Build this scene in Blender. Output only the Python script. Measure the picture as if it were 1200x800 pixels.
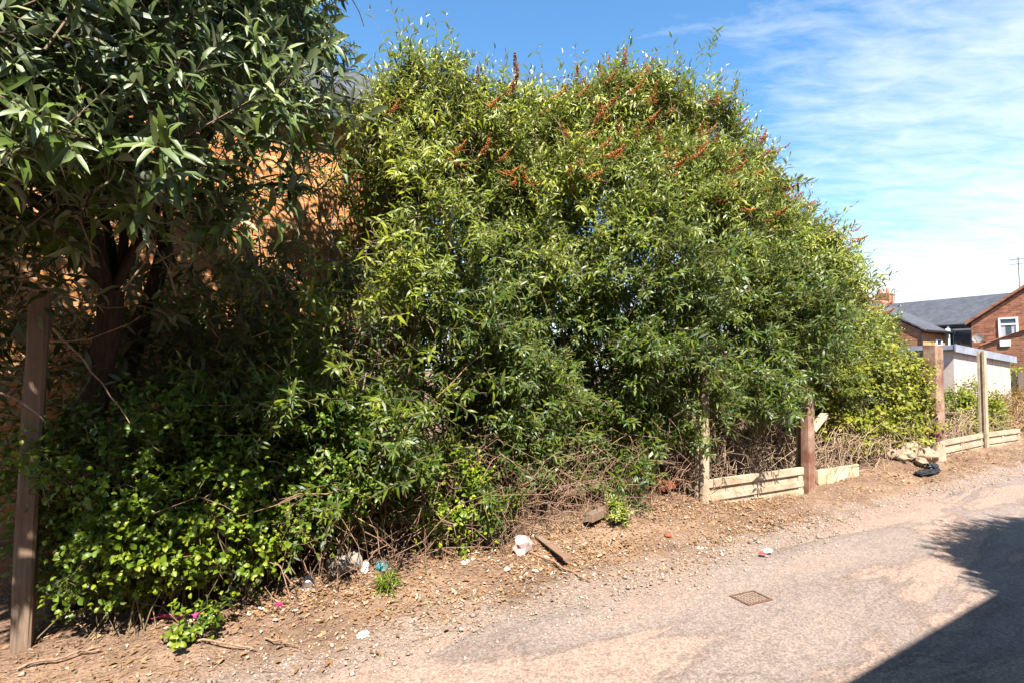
import bpy, bmesh, math, random
import numpy as np
from mathutils import Vector, Matrix
random.seed(7)
rng = np.random.default_rng(11)
R = math.radians
for o in list(bpy.data.objects): bpy.data.objects.remove(o)
scene = bpy.context.scene
COL = scene.collection

# ------------------------------------------------------------------ camera, sky, sun
CAM_H = 1.6
FPX = 620.0                       # focal length in pixels of a 1200 px wide picture
PITCH = R(3.0)
ANG = math.atan(0.615)            # direction of the lane
cam = bpy.data.cameras.new('camera'); camo = bpy.data.objects.new('camera', cam); COL.objects.link(camo)
camo.location = (0, 0, CAM_H); camo.rotation_euler = (R(90) + PITCH, 0, 0)
cam.sensor_width = 36; cam.lens = 36 * FPX / 1200; cam.clip_end = 4000; cam.clip_start = 0.05
scene.camera = camo
scene.view_settings.view_transform = 'Standard'; scene.view_settings.look = 'None'
scene.view_settings.exposure = 1.95; scene.view_settings.gamma = 1
scene.cycles.max_bounces = 5; scene.cycles.transparent_max_bounces = 4
scene.cycles.diffuse_bounces = 2; scene.cycles.transmission_bounces = 3
SUN_EL = R(52)
TO_SUN = Vector((0.15, -1.0, 0)).normalized() * math.cos(SUN_EL) + Vector((0, 0, math.sin(SUN_EL)))
sun = bpy.data.lights.new('sun', 'SUN'); suno = bpy.data.objects.new('sun', sun); COL.objects.link(suno)
sun.energy = 5.0; sun.angle = R(0.55); sun.color = (1.0, 0.95, 0.88)
suno.rotation_euler = TO_SUN.to_track_quat('Z', 'Y').to_euler(); suno.location = (2, -10, 20)

world = bpy.data.worlds.new('World'); scene.world = world; world.use_nodes = True
wt = world.node_tree; wt.nodes.clear()
def wn(t, **kw):
    n = wt.nodes.new(t)
    for k, v in kw.items(): setattr(n, k, v)
    return n
sky = wn('ShaderNodeTexSky', sky_type='NISHITA'); sky.sun_disc = False
sky.sun_elevation = SUN_EL; sky.sun_rotation = math.atan2(TO_SUN.x, TO_SUN.y)
sky.air_density = 1.0; sky.dust_density = 0.2; sky.ozone_density = 2.5
tc = wn('ShaderNodeTexCoord'); sep = wn('ShaderNodeSeparateXYZ')
wt.links.new(tc.outputs['Generated'], sep.inputs[0])
def wmath(op, a, b=None, clamp=False):
    n = wn('ShaderNodeMath', operation=op); n.use_clamp = clamp
    for i, v in enumerate((a, b)):
        if v is None: continue
        if isinstance(v, (int, float)): n.inputs[i].default_value = v
        else: wt.links.new(v, n.inputs[i])
    return n.outputs[0]
zc = wmath('MAXIMUM', sep.outputs['Z'], 0.0)
den = wmath('ADD', zc, 0.12)
cx = wmath('DIVIDE', sep.outputs['X'], den); cy = wmath('DIVIDE', sep.outputs['Y'], den)
cmb = wn('ShaderNodeCombineXYZ'); wt.links.new(cx, cmb.inputs[0]); wt.links.new(cy, cmb.inputs[1])
def cloud_noise(rot, sc, scale, detail, rough, off):
    mp = wn('ShaderNodeMapping'); mp.inputs['Rotation'].default_value = (0, 0, rot); mp.inputs['Scale'].default_value = sc
    mp.inputs['Location'].default_value = off
    wt.links.new(cmb.outputs[0], mp.inputs[0])
    nz = wn('ShaderNodeTexNoise'); nz.inputs['Scale'].default_value = scale; nz.inputs['Detail'].default_value = detail
    nz.inputs['Roughness'].default_value = rough; nz.inputs['Distortion'].default_value = 0.4
    wt.links.new(mp.outputs[0], nz.inputs['Vector']); return nz.outputs['Fac']
big = cloud_noise(R(20), (0.5, 1.1, 1), 0.9, 3, 0.5, (3.1, 1.2, 0))
rip = cloud_noise(R(35), (1.0, 2.5, 1), 5.0, 6, 0.62, (0.4, 0.7, 0))
low = wmath('POWER', wmath('SUBTRACT', 1.0, zc), 4.0)           # the thin veil thickens towards the horizon
side = wmath('MULTIPLY', sep.outputs['X'], 0.42)                 # and on the right hand side of the lane
b1 = wmath('ADD', wmath('ADD', wmath('MULTIPLY', big, 0.75), wmath('MULTIPLY', low, 0.80)), side)
b2 = wmath('ADD', b1, wmath('MULTIPLY', rip, 0.62))
fac = wmath('MULTIPLY', wmath('SUBTRACT', b2, 0.88), 1.75, True)
fac = wmath('MULTIPLY', fac, 0.96)
tint = wn('ShaderNodeMix', data_type='RGBA', blend_type='MULTIPLY'); tint.inputs[0].default_value = 1.0
wt.links.new(sky.outputs[0], tint.inputs[6]); tint.inputs[7].default_value = (0.95, 1.42, 1.58, 1)
mx = wn('ShaderNodeMix', data_type='RGBA'); wt.links.new(fac, mx.inputs[0])
wt.links.new(tint.outputs[2], mx.inputs[6]); mx.inputs[7].default_value = (6.8, 7.1, 7.4, 1)
bg = wn('ShaderNodeBackground'); bg.inputs[1].default_value = 0.05
wt.links.new(mx.outputs[2], bg.inputs[0])
wo = wn('ShaderNodeOutputWorld'); wt.links.new(bg.outputs[0], wo.inputs[0])

# ------------------------------------------------------------------ lane coordinates: u along the lane, n across it (away from the camera)
CU, SU = math.cos(ANG), math.sin(ANG)
def W(u, n, z=0.0): return Vector((u * CU - n * SU, u * SU + n * CU, z))
def ray(px, py):
    x = (px - 600) / FPX; y = -(py - 400) / FPX
    return Vector((x, math.cos(PITCH) - y * math.sin(PITCH), math.sin(PITCH) + y * math.cos(PITCH)))
def to_un(p): return (p.x * CU + p.y * SU, -p.x * SU + p.y * CU)
def at_g(px, py, z=0.0):
    d = ray(px, py); t = (z - CAM_H) / d.z; return to_un(d * t)
def at_n(px, py, n):
    d = ray(px, py); k = -d.x * SU + d.y * CU; t = n / k
    p = d * t; return to_un(p)[0], CAM_H + p.z
def at_u(px, py, u):
    d = ray(px, py); k = d.x * CU + d.y * SU; t = u / k
    p = d * t; return to_un(p)[1], CAM_H + p.z

# ------------------------------------------------------------------ materials
def mat(name, color=(.5, .5, .5), rough=0.8, spec=0.3, metal=0.0):
    m = bpy.data.materials.new(name); m.use_nodes = True
    b = m.node_tree.nodes['Principled BSDF']
    b.inputs['Base Color'].default_value = (*color, 1); b.inputs['Roughness'].default_value = rough
    b.inputs['Specular IOR Level'].default_value = spec; b.inputs['Metallic'].default_value = metal
    return m
class NT:
    def __init__(s, m): s.m = m; s.t = m.node_tree; s.b = s.t.nodes['Principled BSDF']; s.obj = None
    def n(s, t, **kw):
        x = s.t.nodes.new(t)
        for k, v in kw.items(): setattr(x, k, v)
        return x
    def l(s, a, b): s.t.links.new(a, b)
    def coord(s, scale=(1, 1, 1), rot=(0, 0, 0), off=(0, 0, 0)):
        if s.obj is None: s.obj = s.n('ShaderNodeTexCoord')
        mp = s.n('ShaderNodeMapping'); mp.inputs['Scale'].default_value = scale; mp.inputs['Rotation'].default_value = rot
        mp.inputs['Location'].default_value = off
        s.l(s.obj.outputs['Object'], mp.inputs[0]); return mp.outputs[0]
    def noise(s, scale, detail=4, rough=.6, vec=None, dist=0.0):
        x = s.n('ShaderNodeTexNoise'); x.inputs['Scale'].default_value = scale; x.inputs['Detail'].default_value = detail
        x.inputs['Roughness'].default_value = rough; x.inputs['Distortion'].default_value = dist
        s.l(vec if vec is not None else s.coord(), x.inputs['Vector']); return x.outputs['Fac']
    def voro(s, scale, vec=None, feature='F1', out='Distance'):
        x = s.n('ShaderNodeTexVoronoi', feature=feature); x.inputs['Scale'].default_value = scale
        s.l(vec if vec is not None else s.coord(), x.inputs['Vector']); return x.outputs[out]
    def ramp(s, f, stops):
        x = s.n('ShaderNodeValToRGB'); e = x.color_ramp.elements
        while len(e) < len(stops): e.new(0.5)
        for i, (p, c) in enumerate(stops):
            e[i].position = p; e[i].color = (*c, 1) if isinstance(c, tuple) else (c, c, c, 1)
        s.l(f, x.inputs[0]); return x.outputs[0]
    def mix(s, f, a, b, mode='MIX'):
        x = s.n('ShaderNodeMix', data_type='RGBA', blend_type=mode)
        for i, v in ((0, f), (6, a), (7, b)):
            if isinstance(v, (int, float)): x.inputs[i].default_value = v
            elif isinstance(v, tuple): x.inputs[i].default_value = (*v, 1)
            else: s.l(v, x.inputs[i])
        return x.outputs[2]
    def math(s, op, a, b=0.0, clamp=False):
        x = s.n('ShaderNodeMath', operation=op); x.use_clamp = clamp
        for i, v in enumerate((a, b)):
            if isinstance(v, (int, float)): x.inputs[i].default_value = v
            else: s.l(v, x.inputs[i])
        return x.outputs[0]
    def base(s, c): s.l(c, s.b.inputs['Base Color'])
    def bump(s, h, strength=.5, dist=.02):
        x = s.n('ShaderNodeBump'); x.inputs['Strength'].default_value = strength; x.inputs['Distance'].default_value = dist
        s.l(h, x.inputs['Height']); s.l(x.outputs[0], s.b.inputs['Normal'])

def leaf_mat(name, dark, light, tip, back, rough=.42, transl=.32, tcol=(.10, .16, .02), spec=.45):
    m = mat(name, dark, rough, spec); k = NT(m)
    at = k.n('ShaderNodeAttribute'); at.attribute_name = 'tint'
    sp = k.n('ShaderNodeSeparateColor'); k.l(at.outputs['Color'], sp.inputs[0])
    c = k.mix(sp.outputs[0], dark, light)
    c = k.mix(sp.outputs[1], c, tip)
    vein = k.noise(60, 2, .5)
    c = k.mix(0.25, c, k.ramp(vein, [(0.3, .55), (0.7, 1.0)]), 'MULTIPLY')
    geo = k.n('ShaderNodeNewGeometry')
    c = k.mix(geo.outputs['Backfacing'], c, back)
    k.base(c)
    tr = k.n('ShaderNodeBsdfTranslucent'); k.l(k.mix(0.6, tcol, c), tr.inputs[0])
    ms = k.n('ShaderNodeMixShader'); ms.inputs[0].default_value = transl
    out = k.t.nodes['Material Output']
    k.l(k.b.outputs[0], ms.inputs[1]); k.l(tr.outputs[0], ms.inputs[2]); k.l(ms.outputs[0], out.inputs[0])
    return m
M = {}
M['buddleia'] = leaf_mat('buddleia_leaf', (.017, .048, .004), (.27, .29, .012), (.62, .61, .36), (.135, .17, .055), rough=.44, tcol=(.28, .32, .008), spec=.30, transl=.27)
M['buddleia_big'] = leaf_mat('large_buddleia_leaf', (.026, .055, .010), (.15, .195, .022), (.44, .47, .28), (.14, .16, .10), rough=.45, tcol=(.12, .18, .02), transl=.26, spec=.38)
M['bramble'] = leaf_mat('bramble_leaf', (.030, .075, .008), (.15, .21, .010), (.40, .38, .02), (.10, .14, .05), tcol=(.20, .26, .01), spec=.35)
M['golden'] = leaf_mat('yellow_green_leaf', (.08, .11, .008), (.26, .25, .014), (.34, .29, .05), (.17, .18, .06), rough=.5, tcol=(.26, .26, .01), spec=.25)
M['dryweed'] = leaf_mat('dry_weed_leaf', (.16, .085, .03), (.34, .20, .07), (.20, .20, .05), (.26, .17, .07), rough=.7, tcol=(.3, .17, .03), spec=.15)
M['litterleaf'] = leaf_mat('fallen_leaf', (.15, .075, .028), (.33, .215, .125), (.58, .52, .44), (.28, .18, .10), rough=.8, transl=.05, tcol=(.3, .2, .05), spec=.15)
m = mat('flower_spike', (.28, .11, .035), .85, .15); k = NT(m)
k.base(k.ramp(k.noise(70, 3), [(.3, (.13, .045, .017)), (.6, (.38, .13, .035)), (.8, (.48, .25, .09))])); M['spike'] = m
def bark(name, a, b, sc=14):
    m = mat(name, a, .9, .15); k = NT(m)
    f = k.noise(sc, 6, .65, k.coord((4, 4, .7)))
    k.base(k.ramp(f, [(.3, a), (.7, b)])); k.bump(f, .6, .01); return m
M['bark'] = bark('buddleia_bark', (.085, .055, .035), (.22, .16, .11))
M['darkbark'] = bark('dark_bark', (.030, .019, .013), (.085, .055, .038))
M['dead'] = bark('dead_stem', (.10, .055, .033), (.30, .19, .125))
M['sunlitstem'] = bark('sunlit_stem', (.17, .10, .062), (.41, .30, .20))  # dead stem colour paled to carry the sunlight on the right-hand heap
M['cane'] = bark('green_cane', (.07, .055, .028), (.17, .13, .07))
def wood(name, a, b, c):
    m = mat(name, a, .85, .2); k = NT(m)
    f = k.noise(9, 7, .7, k.coord((6, 6, .35)), .5); g = k.noise(3.0, 4, .6)
    col = k.mix(k.ramp(g, [(.42, .0), (.66, 1.0)]), k.ramp(f, [(.3, a), (.68, b)]), c)
    k.base(col); k.bump(f, .7, .006); return m
M['redwood'] = wood('weathered_red_wood', (.075, .030, .020), (.19, .085, .055), (.27, .19, .135))
M['greywood'] = wood('weathered_grey_wood', (.085, .06, .042), (.215, .155, .108), (.16, .09, .055))
M['plank'] = wood('old_plank', (.20, .12, .06), (.42, .29, .17), (.45, .36, .25))
M['darkwood'] = wood('dark_fence_wood', (.05, .03, .022), (.12, .08, .06), (.10, .08, .07))
m = mat('concrete', (.4, .35, .27), .9, .2); k = NT(m)
f = k.noise(5, 6, .7); g = k.noise(90, 3, .6)
c = k.ramp(f, [(.25, (.17, .12, .075)), (.5, (.32, .245, .165)), (.75, (.40, .33, .245))])
c = k.mix(.35, c, k.ramp(g, [(.35, .45), (.65, 1.0)]), 'MULTIPLY')
k.base(c); k.bump(g, .35, .004); M['concrete'] = m
def brick(name, c1, c2, mort, sc=1.0):
    m = mat(name, c1, .9, .2); k = NT(m)
    k.obj = k.n('ShaderNodeTexCoord'); sp = k.n('ShaderNodeSeparateXYZ'); k.l(k.obj.outputs['Object'], sp.inputs[0])
    cb = k.n('ShaderNodeCombineXYZ'); k.l(k.math('ADD', sp.outputs[0], sp.outputs[1]), cb.inputs[0]); k.l(sp.outputs[2], cb.inputs[1])
    b = k.n('ShaderNodeTexBrick'); k.l(cb.outputs[0], b.inputs['Vector'])
    b.inputs['Scale'].default_value = 1.0; b.inputs['Brick Width'].default_value = .225 * sc; b.inputs['Row Height'].default_value = .075 * sc
    b.inputs['Mortar Size'].default_value = .006 * sc; b.inputs['Mortar Smooth'].default_value = .3; b.inputs['Bias'].default_value = 0
    b.inputs['Color1'].default_value = (*c1, 1); b.inputs['Color2'].default_value = (*c2, 1); b.inputs['Mortar'].default_value = (*mort, 1)
    f = k.noise(2.2, 6, .7); g = k.noise(30, 4, .7)
    c = k.mix(.7, b.outputs['Color'], k.ramp(f, [(.3, (.42, .38, .38)), (.65, (1.0, 1.0, 1.0))]), 'MULTIPLY')
    c = k.mix(.5, c, k.ramp(g, [(.3, .5), (.7, 1.0)]), 'MULTIPLY')
    k.base(c); k.bump(k.math('SUBTRACT', k.math('MULTIPLY', g, .3), b.outputs['Fac']), .6, .008); return m
M['brick'] = brick('orange_brick', (.46, .17, .05), (.56, .26, .09), (.46, .36, .24))
M['farbrick'] = brick('red_brick', (.22, .075, .040), (.40, .17, .085), (.32, .25, .19), 1.3)
M['sunlitbrick'] = brick('sunlit_brick', (.50, .24, .10), (.56, .30, .14), (.50, .36, .22), 1.3)  # red brick lightened in colour as if in full sun
m = mat('slate', (.10, .105, .12), .6, .4); k = NT(m)
b = k.n('ShaderNodeTexBrick'); k.l(k.coord((1, 1, 1)), b.inputs['Vector']); b.inputs['Scale'].default_value = 1
b.inputs['Brick Width'].default_value = .3; b.inputs['Row Height'].default_value = .2; b.inputs['Mortar Size'].default_value = .008
b.inputs['Color1'].default_value = (.048, .048, .054, 1); b.inputs['Color2'].default_value = (.07, .07, .078, 1); b.inputs['Mortar'].default_value = (.025, .025, .03, 1)
k.base(k.mix(.5, b.outputs['Color'], k.ramp(k.noise(1.2, 5), [(.3, .6), (.7, 1.0)]), 'MULTIPLY')); M['slate'] = m
M['tile'] = mat('ridge_tile', (.34, .14, .08), .85)
M['white'] = mat('white_upvc', (.78, .78, .76), .4, .5)
m = mat('window_glass', (.04, .05, .06), .08, .6); M['glass'] = m
M['curtain'] = mat('curtain', (.35, .36, .38), .9)
M['black'] = mat('black_plastic', (.02, .02, .022), .4, .5)
M['gutter'] = mat('grey_gutter', (.08, .08, .085), .5, .4)
m = mat('pebbledash', (.62, .54, .47), .95, .2); k = NT(m); g = k.noise(45, 4, .7); f = k.noise(1.5, 5, .6)
c = k.mix(.45, k.ramp(f, [(.3, (.33, .26, .22)), (.7, (.46, .39, .345))]), k.ramp(g, [(.3, .5), (.65, 1.0)]), 'MULTIPLY'); k.base(c); k.bump(g, .6, .01); M['pebble'] = m
m = mat('cement_sheet', (.32, .34, .38), .8, .3); k = NT(m); k.base(k.ramp(k.noise(3, 5), [(.3, (.12, .13, .16)), (.7, (.21, .225, .26))])); M['sheet'] = m
# soil, verge and lane: drawn in lane coordinates (the objects are rotated to the lane)
m = mat('soil', (.3, .2, .12), .95, .15); k = NT(m)
f = k.noise(1.1, 5, .6); g = k.noise(16, 7, .75); h = k.voro(55)
c = k.ramp(f, [(.3, (.155, .10, .066)), (.52, (.25, .165, .11)), (.72, (.355, .25, .165))])
c = k.mix(1.0, c, (.86, .84, .83), 'MULTIPLY')
c = k.mix(.8, c, k.ramp(g, [(.3, (.36, .32, .30)), (.5, (.85, .83, .8)), (.7, (1.0, 1.0, 1.0))]), 'MULTIPLY')
sx = k.n('ShaderNodeSeparateXYZ'); k.l(k.obj.outputs['Object'], sx.inputs[0])
nearlane = k.ramp(k.math('ADD', k.math('SUBTRACT', 3.62, sx.outputs[1]), k.math('MULTIPLY', k.math('SUBTRACT', k.noise(2.2, 5, .7), .5), 1.1)), [(.25, 0.0), (.5, .8)])
c = k.mix(nearlane, c, k.ramp(k.noise(38, 5, .8), [(.3, (.10, .08, .068)), (.55, (.24, .18, .145)), (.72, (.40, .32, .26))]))
c = k.mix(.75, c, k.ramp(k.noise(70, 4, .8), [(.32, .35), (.5, .9), (.68, 1.25)]), 'MULTIPLY')
k.base(c); k.bump(k.math('ADD', g, k.math('MULTIPLY', h, .5)), .9, .02); M['soil'] = m
m = mat('old_asphalt', (.33, .26, .2), .9, .25); k = NT(m)
wv = k.noise(1.3, 4, .6, k.coord((1, 1, 1)))
long_ = k.noise(0.75, 6, .62, k.coord((.42, 1.5, 1), off=(.5, .2, 0)), .6)
grain = k.noise(150, 3, .8); grain2 = k.voro(95, out='Color', feature='F1')
pink, grey, pale = (.245, .166, .127), (.188, .145, .122), (.262, .182, .138)
c = k.ramp(long_, [(.34, pink), (.46, pale), (.52, grey), (.60, (.215, .165, .135)), (.70, pink)])
crk = k.ramp(long_, [(.478, 1.0), (.490, .60), (.505, .62), (.52, 1.0)])
c = k.mix(.5, c, crk, 'MULTIPLY')
cv = k.coord((.55, 1.0, 1)); wob = k.n('ShaderNodeMix', data_type='VECTOR'); wob.inputs[0].default_value = .22
nzc = k.n('ShaderNodeTexNoise'); nzc.inputs['Scale'].default_value = 2.2; nzc.inputs['Detail'].default_value = 6; k.l(cv, nzc.inputs['Vector'])
k.l(cv, wob.inputs[4]); k.l(nzc.outputs['Color'], wob.inputs[5])
vor = k.voro(.9, wob.outputs[1], 'DISTANCE_TO_EDGE')
crack = k.math('MULTIPLY', k.ramp(vor, [(.0, 1.0), (.006, .7), (.012, 0.0)]), k.ramp(k.noise(.9, 3, .6), [(.48, 0.0), (.60, .42)]))
c = k.mix(crack, c, (.07, .052, .043))
stain = k.ramp(k.noise(1.7, 5, .7, k.coord((.7, 1.2, 1), off=(9, 4, 0))), [(.56, 0.0), (.70, .38)])
c = k.mix(stain, c, (.125, .095, .08))
seam = k.ramp(k.noise(.8, 3, .5, k.coord((.5, 1.3, 1), off=(7, 3, 0)), .8), [(.493, 1.0), (.4985, .68), (.5015, .68), (.507, 1.0)])
c = k.mix(.45, c, seam, 'MULTIPLY')
c = k.mix(k.ramp(k.noise(5, 6, .75), [(.55, 0.0), (.72, .5)]), c, (.285, .205, .160))
sp = k.n('ShaderNodeSeparateColor'); k.l(grain2, sp.inputs[0])
c = k.mix(.6, c, k.ramp(sp.outputs[0], [(.0, .38), (.55, .95), (1.0, 1.5)]), 'MULTIPLY')
c = k.mix(.4, c, k.ramp(grain, [(.3, .5), (.7, 1.0)]), 'MULTIPLY')
k.base(c); k.bump(k.math('ADD', k.math('MULTIPLY', sp.outputs[0], .6), grain), .55, .006); M['lane'] = m
m = mat('pebble_stone', (.3, .25, .2), .85, .3); k = NT(m); at = k.n('ShaderNodeAttribute'); at.attribute_name = 'tint'
sp = k.n('ShaderNodeSeparateColor'); k.l(at.outputs['Color'], sp.inputs[0])
k.base(k.ramp(sp.outputs[0], [(0, (.14, .11, .09)), (.5, (.30, .22, .16)), (.85, (.46, .38, .30)), (1, (.7, .66, .6))])); M['stone'] = m
m = mat('rusty_iron', (.2, .09, .05), .8, .4, .3); k = NT(m)
k.base(k.ramp(k.noise(60, 5, .7), [(.3, (.05, .03, .022)), (.55, (.13, .07, .045)), (.75, (.26, .18, .13))])); M['rust'] = m
m = mat('dusty_iron', (.3, .2, .14), .9, .3); k = NT(m)
k.base(k.ramp(k.noise(80, 5, .7), [(.3, (.06, .036, .025)), (.5, (.155, .10, .07)), (.7, (.26, .19, .14))])); M['rustlid'] = m
m = mat('rubble', (.45, .38, .28), .95, .2); k = NT(m)
k.base(k.ramp(k.noise(8, 6, .7), [(.3, (.15, .105, .068)), (.6, (.27, .20, .135)), (.8, (.36, .30, .225))])); k.bump(k.noise(30, 4), .5, .01); M['rubble'] = m
M['bag'] = mat('black_bag', (.012, .012, .014), .5, .35)
M['pink'] = mat('magenta_cloth', (.22, .018, .075), .6, .3)
M['bluegreen'] = mat('turquoise_plastic', (.02, .16, .17), .45, .5)
M['paper'] = mat('pale_paper', (.52, .46, .41), .8, .2)
M['oldbag'] = mat('sun_bleached_plastic', (.30, .22, .195), .7, .25)
M['bucket'] = mat('dirty_white_plastic', (.19, .165, .135), .7, .25)
M['tin'] = mat('aluminium', (.65, .66, .68), .3, .5, 1.0)
M['red'] = mat('red_print', (.55, .05, .05), .5, .4)
M['terracotta'] = mat('red_clay', (.22, .068, .033), .85, .2)
M['dish'] = mat('dish_grey', (.17, .155, .145), .7)

# ------------------------------------------------------------------ object helpers
def link(name, me, m, parent=None, loc=None, rot=None):
    o = bpy.data.objects.new(name, me); COL.objects.link(o)
    if m is not None: me.materials.append(m)
    if parent is not None: o.parent = parent
    if loc is not None: o.location = loc
    if rot is not None: o.rotation_euler = (0, 0, rot)
    return o
def tag(o, label=None, cat=None, group=None, kind=None):
    if label: o['label'] = label
    if cat: o['category'] = cat
    if group: o['group'] = group
    if kind: o['kind'] = kind
    return o
def thing(name, label, cat, u, n, z=0.0, rz=0.0, group=None):
    o = bpy.data.objects.new(name, None); COL.objects.link(o); o.empty_display_size = .1
    o.location = W(u, n, z); o.rotation_euler = (0, 0, ANG + rz)
    return tag(o, label, cat, group)
def np_mesh(name, V, loops, tot, tint=None, smooth=False):
    me = bpy.data.meshes.new(name); V = np.asarray(V, np.float32)
    me.vertices.add(len(V)); me.vertices.foreach_set('co', V.ravel())
    loops = np.asarray(loops, np.int32); tot = np.asarray(tot, np.int32)
    me.loops.add(len(loops)); me.loops.foreach_set('vertex_index', loops)
    me.polygons.add(len(tot)); st = np.concatenate(([0], np.cumsum(tot)[:-1])).astype(np.int32)
    me.polygons.foreach_set('loop_start', st)
    me.polygons.foreach_set('loop_total', tot)
    if smooth: me.polygons.foreach_set('use_smooth', np.ones(len(tot), bool))
    me.update(calc_edges=True)
    if tint is not None:
        a = me.attributes.new('tint', 'FLOAT_COLOR', 'POINT')
        a.data.foreach_set('color', np.asarray(tint, np.float32).ravel())
    me.validate(); return me
class MB:
    """collects solid shapes in lane-aligned local coordinates, linked as ONE mesh"""
    def __init__(s): s.bm = bmesh.new()
    def box(s, x0, x1, y0, y1, z0, z1, bev=0.0, jit=0.0):
        vs = [s.bm.verts.new((x + random.uniform(-jit, jit), y + random.uniform(-jit, jit), z + random.uniform(-jit, jit)))
              for x in (x0, x1) for y in (y0, y1) for z in (z0, z1)]
        fs = [(0, 1, 3, 2), (4, 6, 7, 5), (0, 4, 5, 1), (2, 3, 7, 6), (0, 2, 6, 4), (1, 5, 7, 3)]
        fl = [s.bm.faces.new([vs[i] for i in f]) for f in fs]
        if bev > 0:
            es = list({e for f in fl for e in f.edges}); bmesh.ops.bevel(s.bm, geom=es, offset=bev, segments=2, affect='EDGES', profile=.6)
        return s
    def prism(s, pts, axis, a, b):
        """pts: outline (2D) extruded along axis 'x' (pts=(y,z)), 'y' (pts=(x,z)) or 'z' (pts=(x,y))"""
        def mk(p, t): return {'x': (t, p[0], p[1]), 'y': (p[0], t, p[1]), 'z': (p[0], p[1], t)}[axis]
        A = [s.bm.verts.new(mk(p, a)) for p in pts]; B = [s.bm.verts.new(mk(p, b)) for p in pts]
        k = len(pts)
        s.bm.faces.new(A); s.bm.faces.new(B[::-1])
        for i in range(k): s.bm.faces.new((A[i], B[i], B[(i + 1) % k], A[(i + 1) % k]))
        return s
    def tube(s, p, q, r0, r1=None, seg=10, caps=True):
        p = Vector(p); q = Vector(q); d = (q - p).normalized(); r1 = r0 if r1 is None else r1
        e = d.orthogonal().normalized(); f = d.cross(e)
        A = [s.bm.verts.new(p + (e * math.cos(t) + f * math.sin(t)) * r0) for t in [2 * math.pi * i / seg for i in range(seg)]]
        B = [s.bm.verts.new(q + (e * math.cos(t) + f * math.sin(t)) * r1) for t in [2 * math.pi * i / seg for i in range(seg)]]
        for i in range(seg): s.bm.faces.new((A[i], A[(i + 1) % seg], B[(i + 1) % seg], B[i]))
        if caps: s.bm.faces.new(A[::-1]); s.bm.faces.new(B)
        return s
    def blob(s, c, r, sub=2, jit=.15, sc=(1, 1, 1)):
        g = bmesh.ops.create_icosphere(s.bm, subdivisions=sub, radius=1.0)
        for v in g['verts']:
            d = v.co.normalized(); k = r * (1 + random.uniform(-jit, jit))
            v.co = Vector(c) + Vector((d.x * sc[0], d.y * sc[1], d.z * sc[2])) * k
        return s
    def build(s, name, m, parent=None, loc=None, rot=None, smooth=False):
        bmesh.ops.recalc_face_normals(s.bm, faces=s.bm.faces)
        me = bpy.data.meshes.new(name); s.bm.to_mesh(me); s.bm.free()
        if smooth:
            me.polygons.foreach_set('use_smooth', [True] * len(me.polygons))
        return link(name, me, m, parent, loc, rot)
    def place(s, name, m, u, n, z=0.0, rz=0.0, smooth=False):
        return s.build(name, m, None, W(u, n, z), ANG + rz, smooth)
def vnoise(p, seed=0):
    """smooth 2D/3D value noise, numpy, range about -1..1"""
    p = np.asarray(p, float); i = np.floor(p).astype(np.int64); f = p - i; f = f * f * (3 - 2 * f)
    D = p.shape[1]; out = np.zeros(len(p))
    for c in range(2 ** D):
        w = np.ones(len(p)); h = np.full(len(p), seed * 374761393 + 1013904223, np.int64)
        for d in range(D):
            b = (c >> d) & 1; w *= f[:, d] if b else 1 - f[:, d]
            h = (h ^ ((i[:, d] + b) * (73856093, 19349663, 83492791)[d])) & 0x7fffffff
            h = (h * 1103515245 + 12345) & 0x7fffffff
        h = ((h >> 13) ^ h) * 60493 & 0x7fffffff
        out += w * ((h % 100003) / 100003.0 * 2 - 1)
    return out

# ------------------------------------------------------------------ the setting: ground and lane
def lane_edge(u):
    u = np.asarray(u, float)
    q = np.stack([u * .8, u * 0], 1); q2 = np.stack([u * 4.0, u * 0 + 3], 1); q3 = np.stack([u * 14.0, u * 0 + 8], 1)
    return 2.98 + .13 * vnoise(q, 3) + .06 * vnoise(q2, 4) + .025 * vnoise(q3, 5)
def ground_z(u, n):
    u = np.asarray(u, float); n = np.asarray(n, float)
    sh = u.shape; uf, nf = u.ravel(), n.ravel()
    e = lane_edge(uf)
    t = np.clip((nf - e) / .9, 0, 1)
    z = -.012 + .0 * nf
    lump = .030 * vnoise(np.stack([uf * 3, nf * 3], 1), 6) + .016 * vnoise(np.stack([uf * 9, nf * 9], 1), 7)
    z = z + np.clip((nf - e) / .25, 0, 1) * (.014 + lump * np.clip(t * 2, 0, 1) + .03 * t)
    bank = .13 * np.exp(-((uf - 4.0) / 1.3) ** 2) + .06 * np.exp(-((uf - 1.2) / 1.0) ** 2) + .15 * np.exp(-((uf - 9.6) / .9) ** 2)
    z = z + bank * np.clip((nf - 3.55) / .45, 0, 1)
    z = z + .10 * np.clip((nf - 3.97) / .8, 0, 1)
    far = np.clip((np.hypot(uf, nf) - 25) / 30, 0, 1); z = z * (1 - far) - .012 * far
    return z.reshape(sh)
def gz(u, n): return float(ground_z(np.array([u]), np.array([n]))[0])
def grid_mesh(name, us, ns, zf):
    Ug, Ng = np.meshgrid(us, ns, indexing='ij'); Z = zf(Ug, Ng)
    V = np.stack([Ug.ravel(), Ng.ravel(), Z.ravel()], 1)
    a, b = len(us), len(ns); i = np.arange((a - 1) * (b - 1)); r = i // (b - 1); c = i % (b - 1)
    k = r * b + c; L = np.stack([k, k + b, k + b + 1, k + 1], 1)
    return np_mesh(name, V, L.ravel(), np.full(len(L), 4), smooth=True)
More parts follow.
